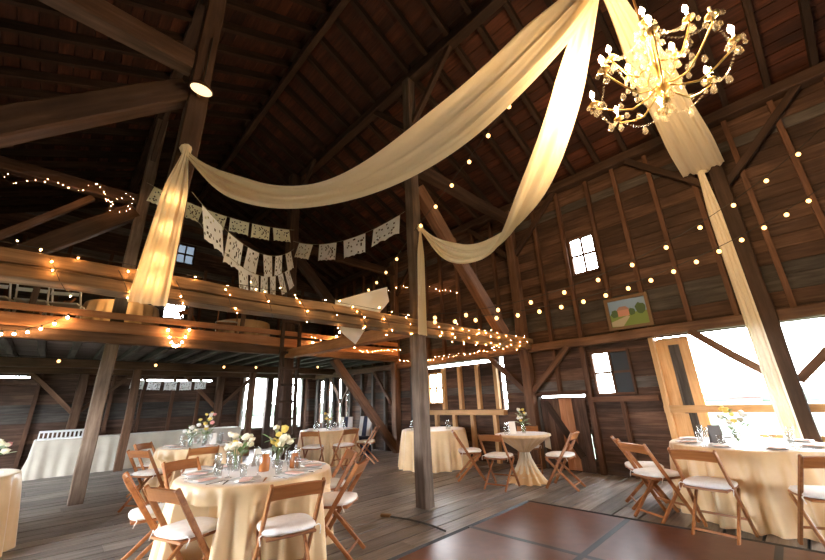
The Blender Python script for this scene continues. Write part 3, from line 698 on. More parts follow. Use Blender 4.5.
# two chairs dressed in white and navy covers by the ladder table
for (x, y, hd, lb) in ((6.05, 9.15, 215, 'chair in a white and navy cover behind the ladder table'), (6.45, 8.85, 200, 'chair in a white and navy cover nearer the slanting brace')):
    t = empty('covered_chair', (x, y, 0), math.radians(hd) - PI / 2, lb, 'chair', 'covered chairs')
    v = [(-.21, -.24, 0), (.21, -.24, 0), (.21, .22, 0), (-.21, .22, 0), (-.2, -.2, .47), (.2, -.2, .47), (.2, .2, .47), (-.2, .2, .47)]
    mk('seat_cover', pydata('seat_cover', v, BOXF), t, 'navy_cloth')
    v = [(-.2, -.22, .45), (.2, -.22, .45), (.2, -.15, .45), (-.2, -.15, .45), (-.19, -.32, .98), (.19, -.32, .98), (.19, -.27, .98), (-.19, -.27, .98)]
    mk('back_cover', pydata('back_cover', v, BOXF), t, 'white_paint')
    v = [(-.07, -.236, .45), (.07, -.236, .45), (.07, -.14, .45), (-.07, -.14, .45), (-.06, -.33, .985), (.06, -.33, .985), (.06, -.262, .985), (-.06, -.262, .985)]
    mk('stripe', pydata('stripe', v, BOXF), t, 'navy_cloth')

# ------------------------------------------------------------------ table settings
TOP = TH + 0.0035
wine_me = lathe_me('bowl', [(0.0, 0.0), (0.030, 0.001), (0.031, 0.004), (0.006, 0.010), (0.004, 0.030), (0.004, 0.075), (0.010, 0.085), (0.028, 0.105), (0.034, 0.130), (0.032, 0.160), (0.028, 0.185), (0.0265, 0.185), (0.0305, 0.160), (0.0325, 0.130), (0.0265, 0.107), (0.009, 0.090), (0.0, 0.088)], 14)
tumb_me = lathe_me('bowl', [(0.0, 0.0), (0.027, 0.0), (0.033, 0.11), (0.0315, 0.11), (0.026, 0.008), (0.0, 0.008)], 14)
plate_me = lathe_me('plate', [(0.0, 0.002), (0.07, 0.002), (0.085, 0.006), (0.125, 0.016), (0.126, 0.018), (0.084, 0.010), (0.07, 0.007), (0.0, 0.007)], 28)
nap_bm = bmesh.new(); bmesh.ops.create_cube(nap_bm, size=1.0, matrix=T(0, 0, 0.013) @ Matrix.Diagonal((0.085, 0.17, 0.012, 1))); bmesh.ops.bevel(nap_bm, geom=nap_bm.edges[:], offset=0.004, segments=1, affect='EDGES')
nap_me = bpy.data.meshes.new('napkin'); nap_bm.to_mesh(nap_me); nap_bm.free()
fork_v = [(-.006, -.09, 0), (.006, -.09, 0), (.006, .09, 0), (-.006, .09, 0), (-.004, -.09, .003), (.004, -.09, .003), (.01, .09, .003), (-.01, .09, .003)]
fork_me = pydata('cutlery', fork_v, BOXF)
def settings(c, r, angs, where, z=TOP, cut=False, rg=0.6):
    names = ['near edge', 'front left', 'left edge', 'back left', 'far edge', 'back right', 'right edge', 'front right']; free = list(range(8)); spot = []
    cam_a = math.degrees(math.atan2(-c[1], -c[0]))
    for a in angs:                               # which side of the table each place is on, seen from the room's front
        want = ((cam_a - a) / 45.0) % 8
        b_i = min(free, key=lambda q: min(abs(q - want), 8 - abs(q - want))); free.remove(b_i); spot.append(names[b_i])
    base = where
    for i, a in enumerate(angs):
        where = 'the ' + spot[i] + ' of ' + base; grp = base
        t = math.radians(a); x, y = c[0] + (r - 0.17) * math.cos(t), c[1] + (r - 0.17) * math.sin(t)
        o = mk('plate', plate_me, None, 'porcelain', T(x, y, z), True); tag(o, 'white plate under a blush napkin at ' + where, 'plate', 'plates on ' + grp)
        o = mk('napkin', nap_me, None, 'napkin_blush', T(x, y, z + 0.001) @ Matrix.Rotation(t + PI / 2, 4, 'Z')); tag(o, 'folded blush napkin at ' + where, 'napkin', 'napkins on ' + grp)
        if cut:
            for d in (-0.155, 0.155):
                o = mk('cutlery', fork_me, None, 'silver', T(x - d * math.sin(t), y + d * math.cos(t), z + 0.0005) @ Matrix.Rotation(t + PI / 2, 4, 'Z')); tag(o, ('silver fork at ' if d < 0 else 'silver knife at ') + where, 'cutlery', 'cutlery on ' + grp)
        for k, (dr, da, me) in enumerate(((0.34, 10, wine_me), (0.32, -8, tumb_me))):
            t2 = math.radians(a + da); xx, yy = c[0] + (r - dr) * math.cos(t2), c[1] + (r - dr) * math.sin(t2)
            o = mk('wine_glass' if k == 0 else 'tumbler', me, None, 'glass', T(xx, yy, z), True)
            tag(o, ('clear stemmed wine glass at ' if k == 0 else 'clear straight tumbler at ') + where, 'glass', ('wine glasses on ' if k == 0 else 'tumblers on ') + grp)
settings(FG, 0.70, [20, 62, 108, 152, 196, 238, 284, 328], 'the big near table', cut=True)
settings(T2, 0.64, [30, 90, 150, 210, 270, 330], 'the second table')
settings(RT, 0.76, [25, 75, 120, 165, 210, 255, 310], 'the opening table', cut=True)
settings(T3, 0.70, [45, 110, 180, 250, 315], 'the ladder table')
petal_me = ico_me('blossom', 1.0, 1, 0.8)
for q in petal_me.vertices: q.co *= random.uniform(0.82, 1.12)
leaf_meshes = pydata('leaf', [(0, 0, 0), (0.35, -0.22, 0.08), (0.7, -0.18, 0.06), (1, 0, -0.05), (0.7, 0.18, 0.06), (0.35, 0.22, 0.08), (0.5, 0, 0.0)], [(0, 1, 6), (1, 2, 6), (2, 3, 6), (3, 4, 6), (4, 5, 6), (5, 0, 6)])
vase_me = lathe_me('vase', [(0.0, 0.0), (0.033, 0.0), (0.040, 0.02), (0.041, 0.10), (0.032, 0.13), (0.034, 0.145), (0.031, 0.145), (0.029, 0.13), (0.037, 0.10), (0.036, 0.02), (0.0, 0.008)], 16)
def bouquet(x, y, z, label, cols, seed, n=7, hgt=0.17, spread=0.09, size=0.028, vase='glass', group='flower arrangements'):
    n += 3; hgt *= 1.2; spread *= 1.25; size *= 1.12
    rnd = random.Random(seed); t = empty('flower_arrangement', (x, y, z), rnd.uniform(0, 6), label, 'flowers', group)
    mk('vase', vase_me, t, None, None, True) if vase_me.materials and vase == 'glass' else mk('vase', vase_me.copy(), t, vase, None, True)
    for i in range(n):
        a = rnd.uniform(0, 6.28); r = spread * math.sqrt(rnd.uniform(0.05, 1)); p = Vector((r * math.cos(a), r * math.sin(a), 0.145 + hgt * rnd.uniform(0.25, 1.0)))
        st = mk('stem', tube_me('stem', [(0.01 * math.cos(a), 0.01 * math.sin(a), 0.02), (p.x * 0.4, p.y * 0.4, 0.145), tuple(p)], 0.0025, 4), t, 'stem_green')
        s = size * rnd.uniform(0.75, 1.25)
        bl = mk('blossom', petal_me.copy(), t, rnd.choice(cols), Matrix.Translation(p) @ Matrix.Rotation(rnd.uniform(0, 6), 4, 'Z') @ Matrix.Rotation(rnd.uniform(-.6, .6), 4, 'X') @ Matrix.Diagonal((s, s, s, 1)), False)
    for i in range(n * 2):
        a = rnd.uniform(0, 6.28); r = spread * rnd.uniform(0.2, 0.9); L = rnd.uniform(0.06, 0.11)
        M = T(r * math.cos(a), r * math.sin(a), 0.14 + hgt * rnd.uniform(0.0, 0.7)) @ Matrix.Rotation(a + rnd.uniform(-.5, .5), 4, 'Z') @ Matrix.Rotation(rnd.uniform(-.9, .3), 4, 'Y') @ Matrix.Diagonal((L, L, L, 1))
        lm = leaf_meshes.copy(); mk('leaf', lm, t, rnd.choice(('leaf', 'leaf_pale')), M)
    return t
Y_, CR, PK, WH = 'petal_yellow', 'petal_cream', 'petal_pink', 'petal_white'
bouquet(FG[0] - 0.15, FG[1] + 0.18, TOP, 'yellow and cream flowers with grey-green leaves, left bunch on the near table', [Y_, CR, CR], 1, 8, 0.17, 0.11, 0.034)
bouquet(FG[0] + 0.18, FG[1] - 0.01, TOP, 'yellow flowers with long leaves, right bunch on the near table', [Y_, Y_, CR], 2, 8, 0.22, 0.10, 0.034)
bouquet(T2[0] + 0.08, T2[1] + 0.10, TOP, 'tall flowers topped by one yellow bloom on the second table', [Y_, PK, WH], 3, 8, 0.32, 0.10, 0.032)
bouquet(T2[0] - 0.22, T2[1] - 0.20, TOP, 'white flowers among cards on the second table', [WH, WH, CR], 4, 8, 0.18, 0.10, 0.03)
bouquet(T3[0] - 0.05, T3[1], TOP, 'small green and yellow flowers on the ladder table', [Y_, CR], 5, 6, 0.2, 0.07, 0.03)
bouquet(PED[0] + 0.02, PED[1] - 0.02, TOP, 'tall yellow-tipped flowers on the pedestal table', [Y_, CR, WH], 6, 7, 0.22, 0.07, 0.026)
bouquet(RT[0] - 0.05, RT[1] + 0.05, TOP, 'leafy flowers with a yellow bud on the table by the bright opening', [WH, WH, Y_], 7, 8, 0.26, 0.12, 0.032)
bouquet(LT[0] + 0.46, LT[1] + 0.20, TOP, 'pink and cream flowers on the table at the lower left photo edge', [PK, CR, CR], 8, 8, 0.16, 0.10, 0.034)
# jars, cards and frames among the flowers
def jar(x, y, z, mat, label, s=1.0):
    t = empty('glass_jar', (x, y, z), 0, label, 'jar'); mk('body', lathe_me('body', [(0, 0), (0.036 * s, 0), (0.040 * s, 0.01), (0.040 * s, 0.09 * s), (0.030 * s, 0.11 * s), (0.030 * s, 0.125 * s), (0.0, 0.125 * s)], 16), t, mat, None, True)
    mk('lid', lathe_me('lid', [(0.0, 0.125 * s), (0.033 * s, 0.125 * s), (0.033 * s, 0.14 * s), (0.0, 0.14 * s)], 16), t, 'silver'); return t
jar(FG[0] + 0.02, FG[1] - 0.10, TOP, 'amber_glass', 'amber jar between the two flower bunches on the near table', 1.25)
jar(FG[0] + 0.30, FG[1] - 0.16, TOP, 'amber_glass', 'amber jar right of the flowers on the near table', 1.1)
jar(BK[0] - 0.45, BK[1] + 0.2, TH, 'glass', 'small lidded glass jar left of the post on the chairless table', 1.3)
jar(BK[0] + 0.10, BK[1] - 0.35, TH, 'glass', 'small lidded glass jar right of the post on the chairless table', 1.3)
jar(PED[0] - 0.26, PED[1] + 0.14, TOP, 'glass', 'lidded glass jar on the pedestal table left of the flowers', 1.3)
def card(x, y, z, rz, w_, h_, mat, label):
    t = empty('table_card', (x, y, z), rz, label, 'card', 'cards on tables')
    for s, nm in ((1, 'front_leaf'), (-1, 'back_leaf')):
        v = [(-w_ / 2, -0.035 * s, 0), (w_ / 2, -0.035 * s, 0), (w_ / 2, 0, h_), (-w_ / 2, 0, h_)]; v += [(a, b + 0.002 * s, c) for a, b, c in v]
        mk(nm, pydata(nm, v, BOXF), t, mat)
card(FG[0] + 0.10, FG[1] + 0.28, TOP, 0.6, 0.10, 0.17, 'card', 'upright blush card behind the amber jar on the near table')
card(T2[0] - 0.26, T2[1] - 0.02, TOP, 0.4, 0.10, 0.16, 'card', 'upright pale card left of the flowers on the second table')
card(T2[0] + 0.16, T2[1] - 0.08, TOP, -0.5, 0.10, 0.18, 'card', 'upright pale card right of the flowers on the second table')
card(PED[0] - 0.12, PED[1] + 0.12, TOP, -0.7, 0.12, 0.20, 'card', 'upright blush card left of the flowers on the pedestal table')
card(RT[0] - 0.16, RT[1] + 0.24, TOP, -0.9, 0.14, 0.20, 'photo_dark', 'small dark framed photo on the table by the bright opening')

# ------------------------------------------------------------------ dance floor
df = empty('dance_floor', (5.02, 3.03, 0), math.radians(0.8), 'glossy red-brown dance floor of square panels edged in black', 'dance floor')
for i in range(4):
    for j in range(5):
        x0, y0 = -0.09 - 1.32 * (i + 1), -0.09 - 1.22 * (j + 1)
        o = box('panel', x0 + 0.028, x0 + 1.32 - 0.028, y0 + 0.028, y0 + 1.22 - 0.028, 0.001, 0.026, 'dance_panel', df)
        box('seam_strip', x0 - 0.028, x0 + 0.028, y0, y0 + 1.22, 0.001, 0.027, 'black_trim', df)
        box('seam_strip', x0 + 0.028, x0 + 1.32 - 0.028, y0 - 0.028, y0 + 0.028, 0.001, 0.027, 'black_trim', df)
for nm, v in (('edge_ramp', [(-5.4, -0.09, .001), (-0.09, -0.09, .001), (0.0, 0.0, .001), (-5.4, 0.0, .001), (-5.4, -0.062, .028), (-0.062, -0.062, .028), (-0.02, -0.02, .008), (-5.4, -0.02, .008)]),
              ('edge_ramp', [(-0.09, -6.2, .001), (0, -6.2, .001), (0, 0, .001), (-0.09, -0.09, .001), (-0.062, -6.2, .028), (-0.02, -6.2, .008), (-0.02, -0.02, .008), (-0.062, -0.062, .028)])):
    mk(nm, pydata(nm, v, BOXF), df, 'black_trim')
# thin dark cord across the boards
o = mk('power_lead', tube_me('power_lead', [(3.32, 3.92, 0.012), (3.38, 3.70, 0.012), (3.41, 3.49, 0.012), (3.40, 3.25, 0.012), (3.36, 3.05, 0.014)], 0.010, 6), None, 'wire'); tag(o, 'dark cord lying across the planks from the post toward the dance floor', 'cord')
o = mk('rusty_block', bar_me('rusty_block', (3.27, 4.04, 0.02), (3.33, 3.92, 0.02), 0.05, 0.035), None, 'bronze'); tag(o, 'small rusty brown block on the floor at the end of the dark cord', 'block')

# ------------------------------------------------------------------ painting and wall lamps
pic = empty('framed_picture', (XR - 0.085, 1.875, 2.47), -PI / 2, 'framed painting of a pink farmhouse with trees, leaning on the wall beam', 'picture')
pic.rotation_euler = (0.0, 0.0, PI / 2)
PW, PH_ = 0.73, 0.60
# local x runs along the wall (+x = +Y world), local -y faces... the room is at -X world = local +y
def pq(nm, x0, x1, z0, z1, y0, y1, mt): box(nm, x0, x1, y0, y1, z0, z1, mt, pic)
pq('frame_rail', -PW / 2, PW / 2, 0, 0.055, 0, 0.05, 'frame_gilt'); pq('frame_rail', -PW / 2, PW / 2, PH_ - 0.055, PH_, 0, 0.05, 'frame_gilt')
pq('frame_stile', -PW / 2, -PW / 2 + 0.055, 0.055, PH_ - 0.055, 0, 0.05, 'frame_gilt'); pq('frame_stile', PW / 2 - 0.055, PW / 2, 0.055, PH_ - 0.055, 0, 0.05, 'frame_gilt')
def poly(nm, pts, mt, d): mk(nm, pydata(nm, [(x, d, z) for x, z in pts], [tuple(range(len(pts)))]), pic, mt)
W2, z0, z1 = PW / 2 - 0.055, 0.055, PH_ - 0.055
poly('sky', [(-W2, 0.28), (W2, 0.28), (W2, z1), (-W2, z1)], 'paint_sky', 0.020)
poly('lawn', [(-W2, z0), (W2, z0), (W2, 0.29), (-W2, 0.29)], 'paint_lawn', 0.021)
poly('path', [(W2, z0 + 0.02), (W2, z0 + 0.10), (0.02, 0.24), (-0.02, 0.22), (0.12, z0)], 'paint_path', 0.022)
def bl(cx, cz, rx, rz, mt, d, sd):
    rd = random.Random(sd); poly('tree', [(cx + rx * math.cos(2 * PI * i / 14) * rd.uniform(.8, 1.1), cz + rz * math.sin(2 * PI * i / 14) * rd.uniform(.8, 1.1)) for i in range(14)], mt, d)
bl(-0.21, 0.34, 0.09, 0.11, 'paint_tree', 0.0225, 1); bl(0.22, 0.30, 0.07, 0.08, 'paint_tree', 0.0225, 2); bl(-0.06, 0.30, 0.06, 0.07, 'paint_tree', 0.0225, 3)
poly('house', [(-0.02, 0.24), (0.17, 0.24), (0.17, 0.36), (-0.02, 0.36)], 'paint_house', 0.023)
poly('house_roof', [(-0.04, 0.355), (0.19, 0.355), (0.13, 0.42), (0.02, 0.42)], 'paint_roof', 0.0235)
sp = empty('spot_lamp', (0.52, 3.70, 4.60), 0, 'glowing round lamp strapped to the queen post above the long drape', 'lamp')
mk('lens', lathe_me('lens', [(0.0, 0.015), (0.06, 0.012), (0.105, 0.0)], 20), sp, 'spot_lens', T(0, -0.02, 0) @ Matrix.Rotation(PI - 0.25, 4, 'X') @ Matrix.Diagonal((1.0, 0.62, 1.0, 1.0)) , True)
mk('housing', lathe_me('housing', [(0.11, 0.004), (0.115, -0.02), (0.07, -0.09), (0.0, -0.10)], 20), sp, 'bronze', T(0, -0.02, 0) @ Matrix.Rotation(PI - 0.25, 4, 'X') @ Matrix.Diagonal((1.0, 0.62, 1.0, 1.0)), True)
mk('bracket', bar_me('bracket', (0, 0.03, 0.06), (0, 0.12, 0.0), 0.04, 0.02), sp, 'bronze')
mk('cable', tube_me('cable', [(0.03, 0.09, 0.9), (0.02, 0.085, 0.3), (0.0, 0.04, 0.06)], 0.007, 5), sp, 'wire')

# ------------------------------------------------------------------ drapes
def ribbon(name, pts, widths, wdir, mat, label, folds=3, amp=0.05, seed=1, cols=26, group=None, cat='drape', curl=0.0):
    """fabric strip along pts; widths per point; wdir = direction across (Vector or list); pleated cross section"""
    rnd = random.Random(seed); ph = rnd.uniform(0, 6); n = len(pts); v, f = [], []
    for i, p in enumerate(pts):
        p = Vector(p); d = (Vector(pts[min(i + 1, n - 1)]) - Vector(pts[max(i - 1, 0)])).normalized()
        a = Vector(wdir[i] if isinstance(wdir, list) else wdir); a = (a - d * a.dot(d)).normalized(); b = d.cross(a)
        w_ = widths(i / (n - 1))
        for j in range(cols + 1):
            u = j / cols - 0.5
            g = math.sin(u * folds * 2 * PI + ph + 0.7 * math.sin(i * 0.13)) * 0.6 + math.sin(u * folds * 4.4 * PI + ph * 2 + i * 0.05) * 0.35
            q = p + a * (u * w_) + b * (g * amp * min(1, w_ / 0.25) + curl * (u * u - 0.08) * w_)
            v.append(tuple(q))
    m = cols + 1
    for i in range(n - 1):
        for j in range(cols): f.append((i * m + j, i * m + j + 1, (i + 1) * m + j + 1, (i + 1) * m + j))
    o = mk(name, pydata(name, v, f), None, mat, None, True)
    tag(o, label, cat, group); return o
HUB = Vector((3.35, 0.46, 5.55))
def smooth(a, b, t): t = max(0, min(1, (t - a) / (b - a))); return t * t * (3 - 2 * t)
p1 = sag_pts((0.49, 3.74, 3.83), HUB, 1.25, 60, 0.3)
ribbon('swag_drape', p1, lambda t: 0.05 + 0.22 * smooth(0, 0.16, t) + 0.36 * smooth(0.3, 0.65, t) - 0.26 * smooth(0.86, 1, t), Vector((0.25, 0.1, 1)), 'drape', 'long cream swag drape sweeping from the left post up to the ceiling centre', 2.5, 0.035, 1, group='cream ceiling drapes', curl=0.5)
p2 = sag_pts((3.90, 3.74, 4.08), HUB, 1.6, 60, -0.1)
ribbon('swag_drape', p2, lambda t: 0.06 + 0.24 * smooth(0, 0.25, t) + 0.17 * smooth(0.35, 0.7, t) - 0.20 * smooth(0.85, 1, t), [Vector((0.35, 0.1, 1)).lerp(Vector((1, -0.4, 0.25)), smooth(0.3, 0.75, i / 60)) for i in range(61)], 'drape', 'cream swag drape dipping from the centre post and rising to the ceiling centre', 2.5, 0.035, 2, group='cream ceiling drapes', curl=0.5)
p3 = sag_pts(HUB + Vector((0.05, -0.08, 0.05)), (7.16, 0.24, 4.86), 0.05, 40)
ribbon('swag_drape', p3, lambda t: 0.16 + 0.30 * smooth(0.0, 0.45, t) + 0.10 * smooth(0.5, 0.85, t), Vector((0.05, 1, 0.05)), 'drape', 'cream drape running behind the chandelier to the post by the bright opening', 3.5, 0.04, 3, group='cream ceiling drapes', curl=0.25)
# vertical drops
def drop(top, bot, wfun, wdir, mat, label, folds, seed, amp=0.03):
    T0, B0 = Vector(top), Vector(bot); pts = [T0.lerp(B0, i / 40) for i in range(41)]
    return ribbon('hanging_drape', pts, wfun, wdir, mat, label, folds, amp, seed, group='hanging drapes')
drop((0.50, 3.70, 3.85), (0.44, 3.66, 2.20), lambda t: 0.05 + 0.12 * smooth(0, 0.35, t) + 0.11 * t, Vector((1, 0, 0)), 'drape', 'cream drape hanging down the left post, glowing from lights behind it', 3, 4, 0.025)
drop((3.89, 3.74, 4.08), (3.83, 3.73, 2.28), lambda t: 0.05 + 0.09 * smooth(0, 0.3, t) + 0.06 * t, Vector((1, 0, 0)), 'drape', 'narrow cream drape hanging down the tall centre post', 2.5, 5, 0.02)
drop((7.12, 0.28, 4.86), (7.12, 0.25, 0.45), lambda t: 0.09 + 0.07 * smooth(0, 0.2, t) + 0.03 * t, Vector((0, 1, 0)), 'drape_white', 'pale drape hanging down the post in the bright barn opening', 2.5, 6, 0.03)
# gathered ties on the posts
def knot(p, label):
    me = ico_me('fabric_knot', 0.055, 2, 1.2)
    for q in me.vertices: q.co *= random.uniform(0.85, 1.12)
    tag(mk('fabric_knot', me, None, 'drape', T(*p), True), label, 'knot', 'fabric knots')
knot((0.50, 3.75, 3.86), 'gathered cream knot on the left queen post')
knot((3.89, 3.75, 4.09), 'gathered cream knot on the tall centre post')
knot((7.18, 0.22, 4.88), 'gathered cream knot on the post by the bright opening')
hr = empty('hanging_ring', tuple(HUB), 0, 'small metal ring holding the cream drapes together above the chandelier', 'ring')
mk('hoop', tube_me('hoop', [(0.10 * math.cos(2 * PI * i / 20), 0.10 * math.sin(2 * PI * i / 20), 0) for i in range(21)], 0.012, 6, False), hr, 'bronze')
mk('rope', tube_me('rope', [(0, 0, 0), (0, 0, roof_z(HUB.x) - HUB.z)], 0.010, 6), hr, 'wire_light')
for s in (-1, 1): mk('crosspiece', bar_me('crosspiece', (-0.1, 0, 0) if s > 0 else (0, -0.1, 0), (0.1, 0, 0) if s > 0 else (0, 0.1, 0), 0.012, 0.012), hr, 'bronze')

# ------------------------------------------------------------------ chandelier
CX, CY, CZ = 3.30, 0.19, 3.99
ch = empty('chandelier', (CX, CY, CZ), 0.15, 'brass candle chandelier hung with clear crystal drops and bead chains', 'chandelier')
mk('column', lathe_me('column', [(0.0, -0.30), (0.018, -0.29), (0.03, -0.26), (0.012, -0.22), (0.05, -0.16), (0.062, -0.10), (0.03, -0.04), (0.018, 0.02), (0.04, 0.08), (0.045, 0.14), (0.018, 0.20), (0.016, 0.42), (0.05, 0.48), (0.018, 0.55), (0.012, 0.70), (0.0, 0.71)], 18), ch, 'brass', None, True)
mk('chain', tube_me('chain', [(0, 0, 0.70), (0, 0, roof_z(CX) - CZ)], 0.010, 6), ch, 'bronze')
flame_me = lathe_me('bulb', [(0.0, 0.0), (0.012, 0.006), (0.021, 0.026), (0.018, 0.048), (0.008, 0.070), (0.0, 0.085)], 10)
sleeve_me = lathe_me('candle', [(0.011, 0.0), (0.011, 0.085), (0.0, 0.085)], 10)
bob_me = lathe_me('drip_pan', [(0.0, -0.006), (0.03, -0.004), (0.048, 0.010), (0.046, 0.012), (0.028, 0.0), (0.0, -0.002)], 14)
# pear-shaped faceted drops
dm = bmesh.new(); bmesh.ops.create_uvsphere(dm, u_segments=8, v_segments=5, radius=1.0)
for q in dm.verts:
    if q.co.z > 0: q.co.z *= 2.2; q.co.x *= (1 - 0.30 * q.co.z / 2.2); q.co.y *= (1 - 0.30 * q.co.z / 2.2)
drop_me = bpy.data.meshes.new('crystal_drop'); dm.to_mesh(drop_me); dm.free()
def chain_me(P, Q, sag, r=0.009, nb=18):
    bm = bmesh.new()
    for p in sag_pts(P, Q, sag, nb): bmesh.ops.create_icosphere(bm, subdivisions=1, radius=r, matrix=Matrix.Translation(p))
    me = bpy.data.meshes.new('bead_chain'); bm.to_mesh(me); bm.free(); return me
def crystal(par, x, y, z, s):
    s *= 1.15
    mk('crystal_drop', drop_me, par, 'crystal', T(x, y, z - 2.2 * s) @ Matrix.Diagonal((s, s, s * 1.0, 1)))
tips = []
for tier, (n_, r_, zb, za) in enumerate(((8, 0.52, 0.0, -0.12), (5, 0.31, 0.33, 0.14))):
    for i in range(n_):
        a = 2 * PI * (i + 0.5 * tier) / n_; ca, sa = math.cos(a), math.sin(a)
        P = [(0.04, za), (0.12, za - 0.06), (0.24 * r_ / 0.52, za - 0.10), (0.36 * r_ / 0.52, za - 0.04), (r_ * 0.97, zb - 0.05), (r_, zb)]
        arm = mk('arm', tube_me('arm', [(q * ca, q * sa, z) for q, z in P], 0.0085, 6), ch, 'brass', None, True)
        mk('drip_pan', bob_me, arm, 'brass', T(r_ * ca, r_ * sa, zb), True)
        mk('candle', sleeve_me, arm, 'candle_sleeve', T(r_ * ca, r_ * sa, zb + 0.005), True)
        if not (tier == 0 and i == 5): mk('bulb', flame_me, arm, 'flame', T(r_ * ca, r_ * sa, zb + 0.092), True)
        for k in range(5):
            b_ = a + k * PI / 2.5 + 0.4; crystal(arm, r_ * ca + 0.058 * math.cos(b_), r_ * sa + 0.058 * math.sin(b_), zb + 0.005 - 0.03 * (k % 2), 0.015)
        crystal(arm, r_ * ca, r_ * sa, zb - 0.05, 0.024)
        tips.append((tier, a, (r_ * ca, r_ * sa, zb - 0.01)))
t0 = [t for t in tips if t[0] == 0]; t1 = [t for t in tips if t[0] == 1]
for i in range(8): mk('bead_chain', chain_me(t0[i][2], t0[(i + 1) % 8][2], 0.12), ch, 'crystal')
for i in range(5):
    mk('bead_chain', chain_me(t1[i][2], t1[(i + 1) % 5][2], 0.12, 0.009, 18), ch, 'crystal')
    mk('bead_chain', chain_me((0.03 * math.cos(i * PI / 2), 0.03 * math.sin(i * PI / 2), 0.5), t1[i][2], 0.06, 0.009, 16), ch, 'crystal')
for i in range(10):
    a = 2 * PI * i / 10; crystal(ch, 0.10 * math.cos(a), 0.10 * math.sin(a), -0.10, 0.020); crystal(ch, 0.055 * math.cos(a + .3), 0.055 * math.sin(a + .3), -0.20, 0.016)
for i in range(12):
    a = 2 * PI * i / 12 + 0.2; crystal(ch, 0.2 * math.cos(a), 0.2 * math.sin(a), -0.06, 0.018)
for (n_, r_, z_, s_, o_) in ((8, 0.13, 0.10, 0.020, 0.1), (10, 0.16, 0.22, 0.018, 0.4), (8, 0.10, 0.36, 0.018, 0.0), (14, 0.32, -0.12, 0.020, 0.25), (9, 0.24, 0.04, 0.019, 0.7), (7, 0.08, 0.54, 0.016, 0.3)):
    for i in range(n_):
        a = 2 * PI * i / n_ + o_; crystal(ch, r_ * math.cos(a), r_ * math.sin(a), z_ + 0.02 * (i % 2), s_)
for i in range(8):
    a = 2 * PI * (i + 0.5) / 8; crystal(ch, 0.48 * math.cos(a), 0.48 * math.sin(a), -0.14, 0.024)   # under each bead swag
crystal(ch, 0, 0, -0.30, 0.03)

# ------------------------------------------------------------------ globe string lights
globe_me = ico_me('bulb', 0.027, 2, 1.15)
globe_me2 = ico_me('bulb', 0.019, 2, 1.12)
sock_me = lathe_me('socket', [(0.0, 0.028), (0.012, 0.026), (0.013, 0.055), (0.005, 0.062), (0.0, 0.062)], 8)
def strand(label, pts, ts, group='globe string lights', bulb='globe'):
    """wire through pts (dense list); bulbs at indices given as fractions of the length"""
    o = empty('string_lights', (0, 0, 0), 0, label, 'string lights', group)
    mk('wire', tube_me('wire', pts, 0.005, 5), o, 'wire')
    n = len(pts) - 1
    for t in ts:
        i = min(int(t * n), n - 1); p = pts[i].lerp(pts[i + 1], t * n - i)
        b = mk('bulb', globe_me if bulb == 'globe' else globe_me2, o, bulb, T(p.x, p.y, p.z - 0.06), True)
        mk('socket', sock_me, b, 'wire', None, True)
    return o
def fr(n, a=0.02, b=0.98): return [a + (b - a) * i / (n - 1) for i in range(n)]
strand('upper globe light string from the centre post to the right wall above the opening', sag_pts((3.98, 3.76, 2.62), (7.2, -1.28, 4.98), 0.66, 60), fr(13))
strand('lower globe light string from the centre post to the right wall above the opening', sag_pts((3.98, 3.76, 2.56), (7.2, -1.05, 4.08), 0.50, 60), fr(19))
strand('globe light string dropping from the ceiling centre past the centre post to the loft', sag_pts((3.45, 0.75, 5.55), (3.78, 3.70, 4.05), 0.06, 30) + sag_pts((3.80, 3.75, 4.05), (5.45, 8.15, 4.10), 0.25, 30), fr(15, 0.10))
strand('globe light scallop hanging on the loft beam at the left photo edge', sag_pts((-1.4, 8.05, 2.9), (-0.02, 8.05, 2.92), 0.36, 30), fr(11), bulb='globe_bright')
strand('short globe light loop hanging on the loft beam below the long drape', sag_pts((1.36, 8.05, 2.86), (1.72, 8.05, 2.90), 0.34, 30), fr(9), bulb='globe_bright')
strand('globe light loop climbing the loft rail right of the ladder', sag_pts((4.38, 8.05, 2.86), (5.25, 8.05, 3.36), 0.28, 30), fr(11), bulb='globe_bright')
strand('globe light row strung beneath the loft joists', sag_pts((-1.0, 9.5, 2.36), (6.6, 9.5, 2.50), 0.10, 40), [0.13, 0.33, 0.51, 0.61, 0.84])
# ------------------------------------------------------------------ fairy lights (bulbs too small to pick apart)
def fairy(label, pts, step, jit=0.045, r=0.0044, seed=1, group='fairy lights'):
    rnd = random.Random(seed); o = empty('fairy_lights', (0, 0, 0), 0, label, 'fairy lights', group)
    mk('wire', tube_me('wire', pts, 0.003, 4), o, 'wire')
    bm = bmesh.new(); acc = 0.0
    for a, b in zip(pts[:-1], pts[1:]):
        L = (b - a).length
        while acc < L:
            p = a.lerp(b, acc / L) + Vector((rnd.uniform(-jit, jit), rnd.uniform(-jit, 0), rnd.uniform(-jit, jit)))
            bmesh.ops.create_icosphere(bm, subdivisions=1, radius=r * rnd.uniform(0.7, 1.35), matrix=Matrix.Translation(p)); acc += step * rnd.uniform(0.7, 1.3)
        acc -= L
    me = bpy.data.meshes.new('bulbs'); bm.to_mesh(me); bm.free(); b = mk('bulbs', me, o, 'fairy'); b['kind'] = 'stuff'
    return o
def helix(x0, x1, y, z0, z1, pitch=0.3, ry=0.135, rz=0.135):
    pts = []; n = int((x1 - x0) / pitch * 10)
    for i in range(n + 1):
        t = i / n; a = 2 * PI * i / 10; pts.append(Vector((x0 + (x1 - x0) * t, y + ry * math.cos(a), z0 + (z1 - z0) * t + rz * math.sin(a))))
    return pts
fairy('fairy lights wrapped round the tie beam left of the centre post', helix(-0.8, 3.75, 3.915, 2.408, 2.428, 0.42), 0.13, seed=1)
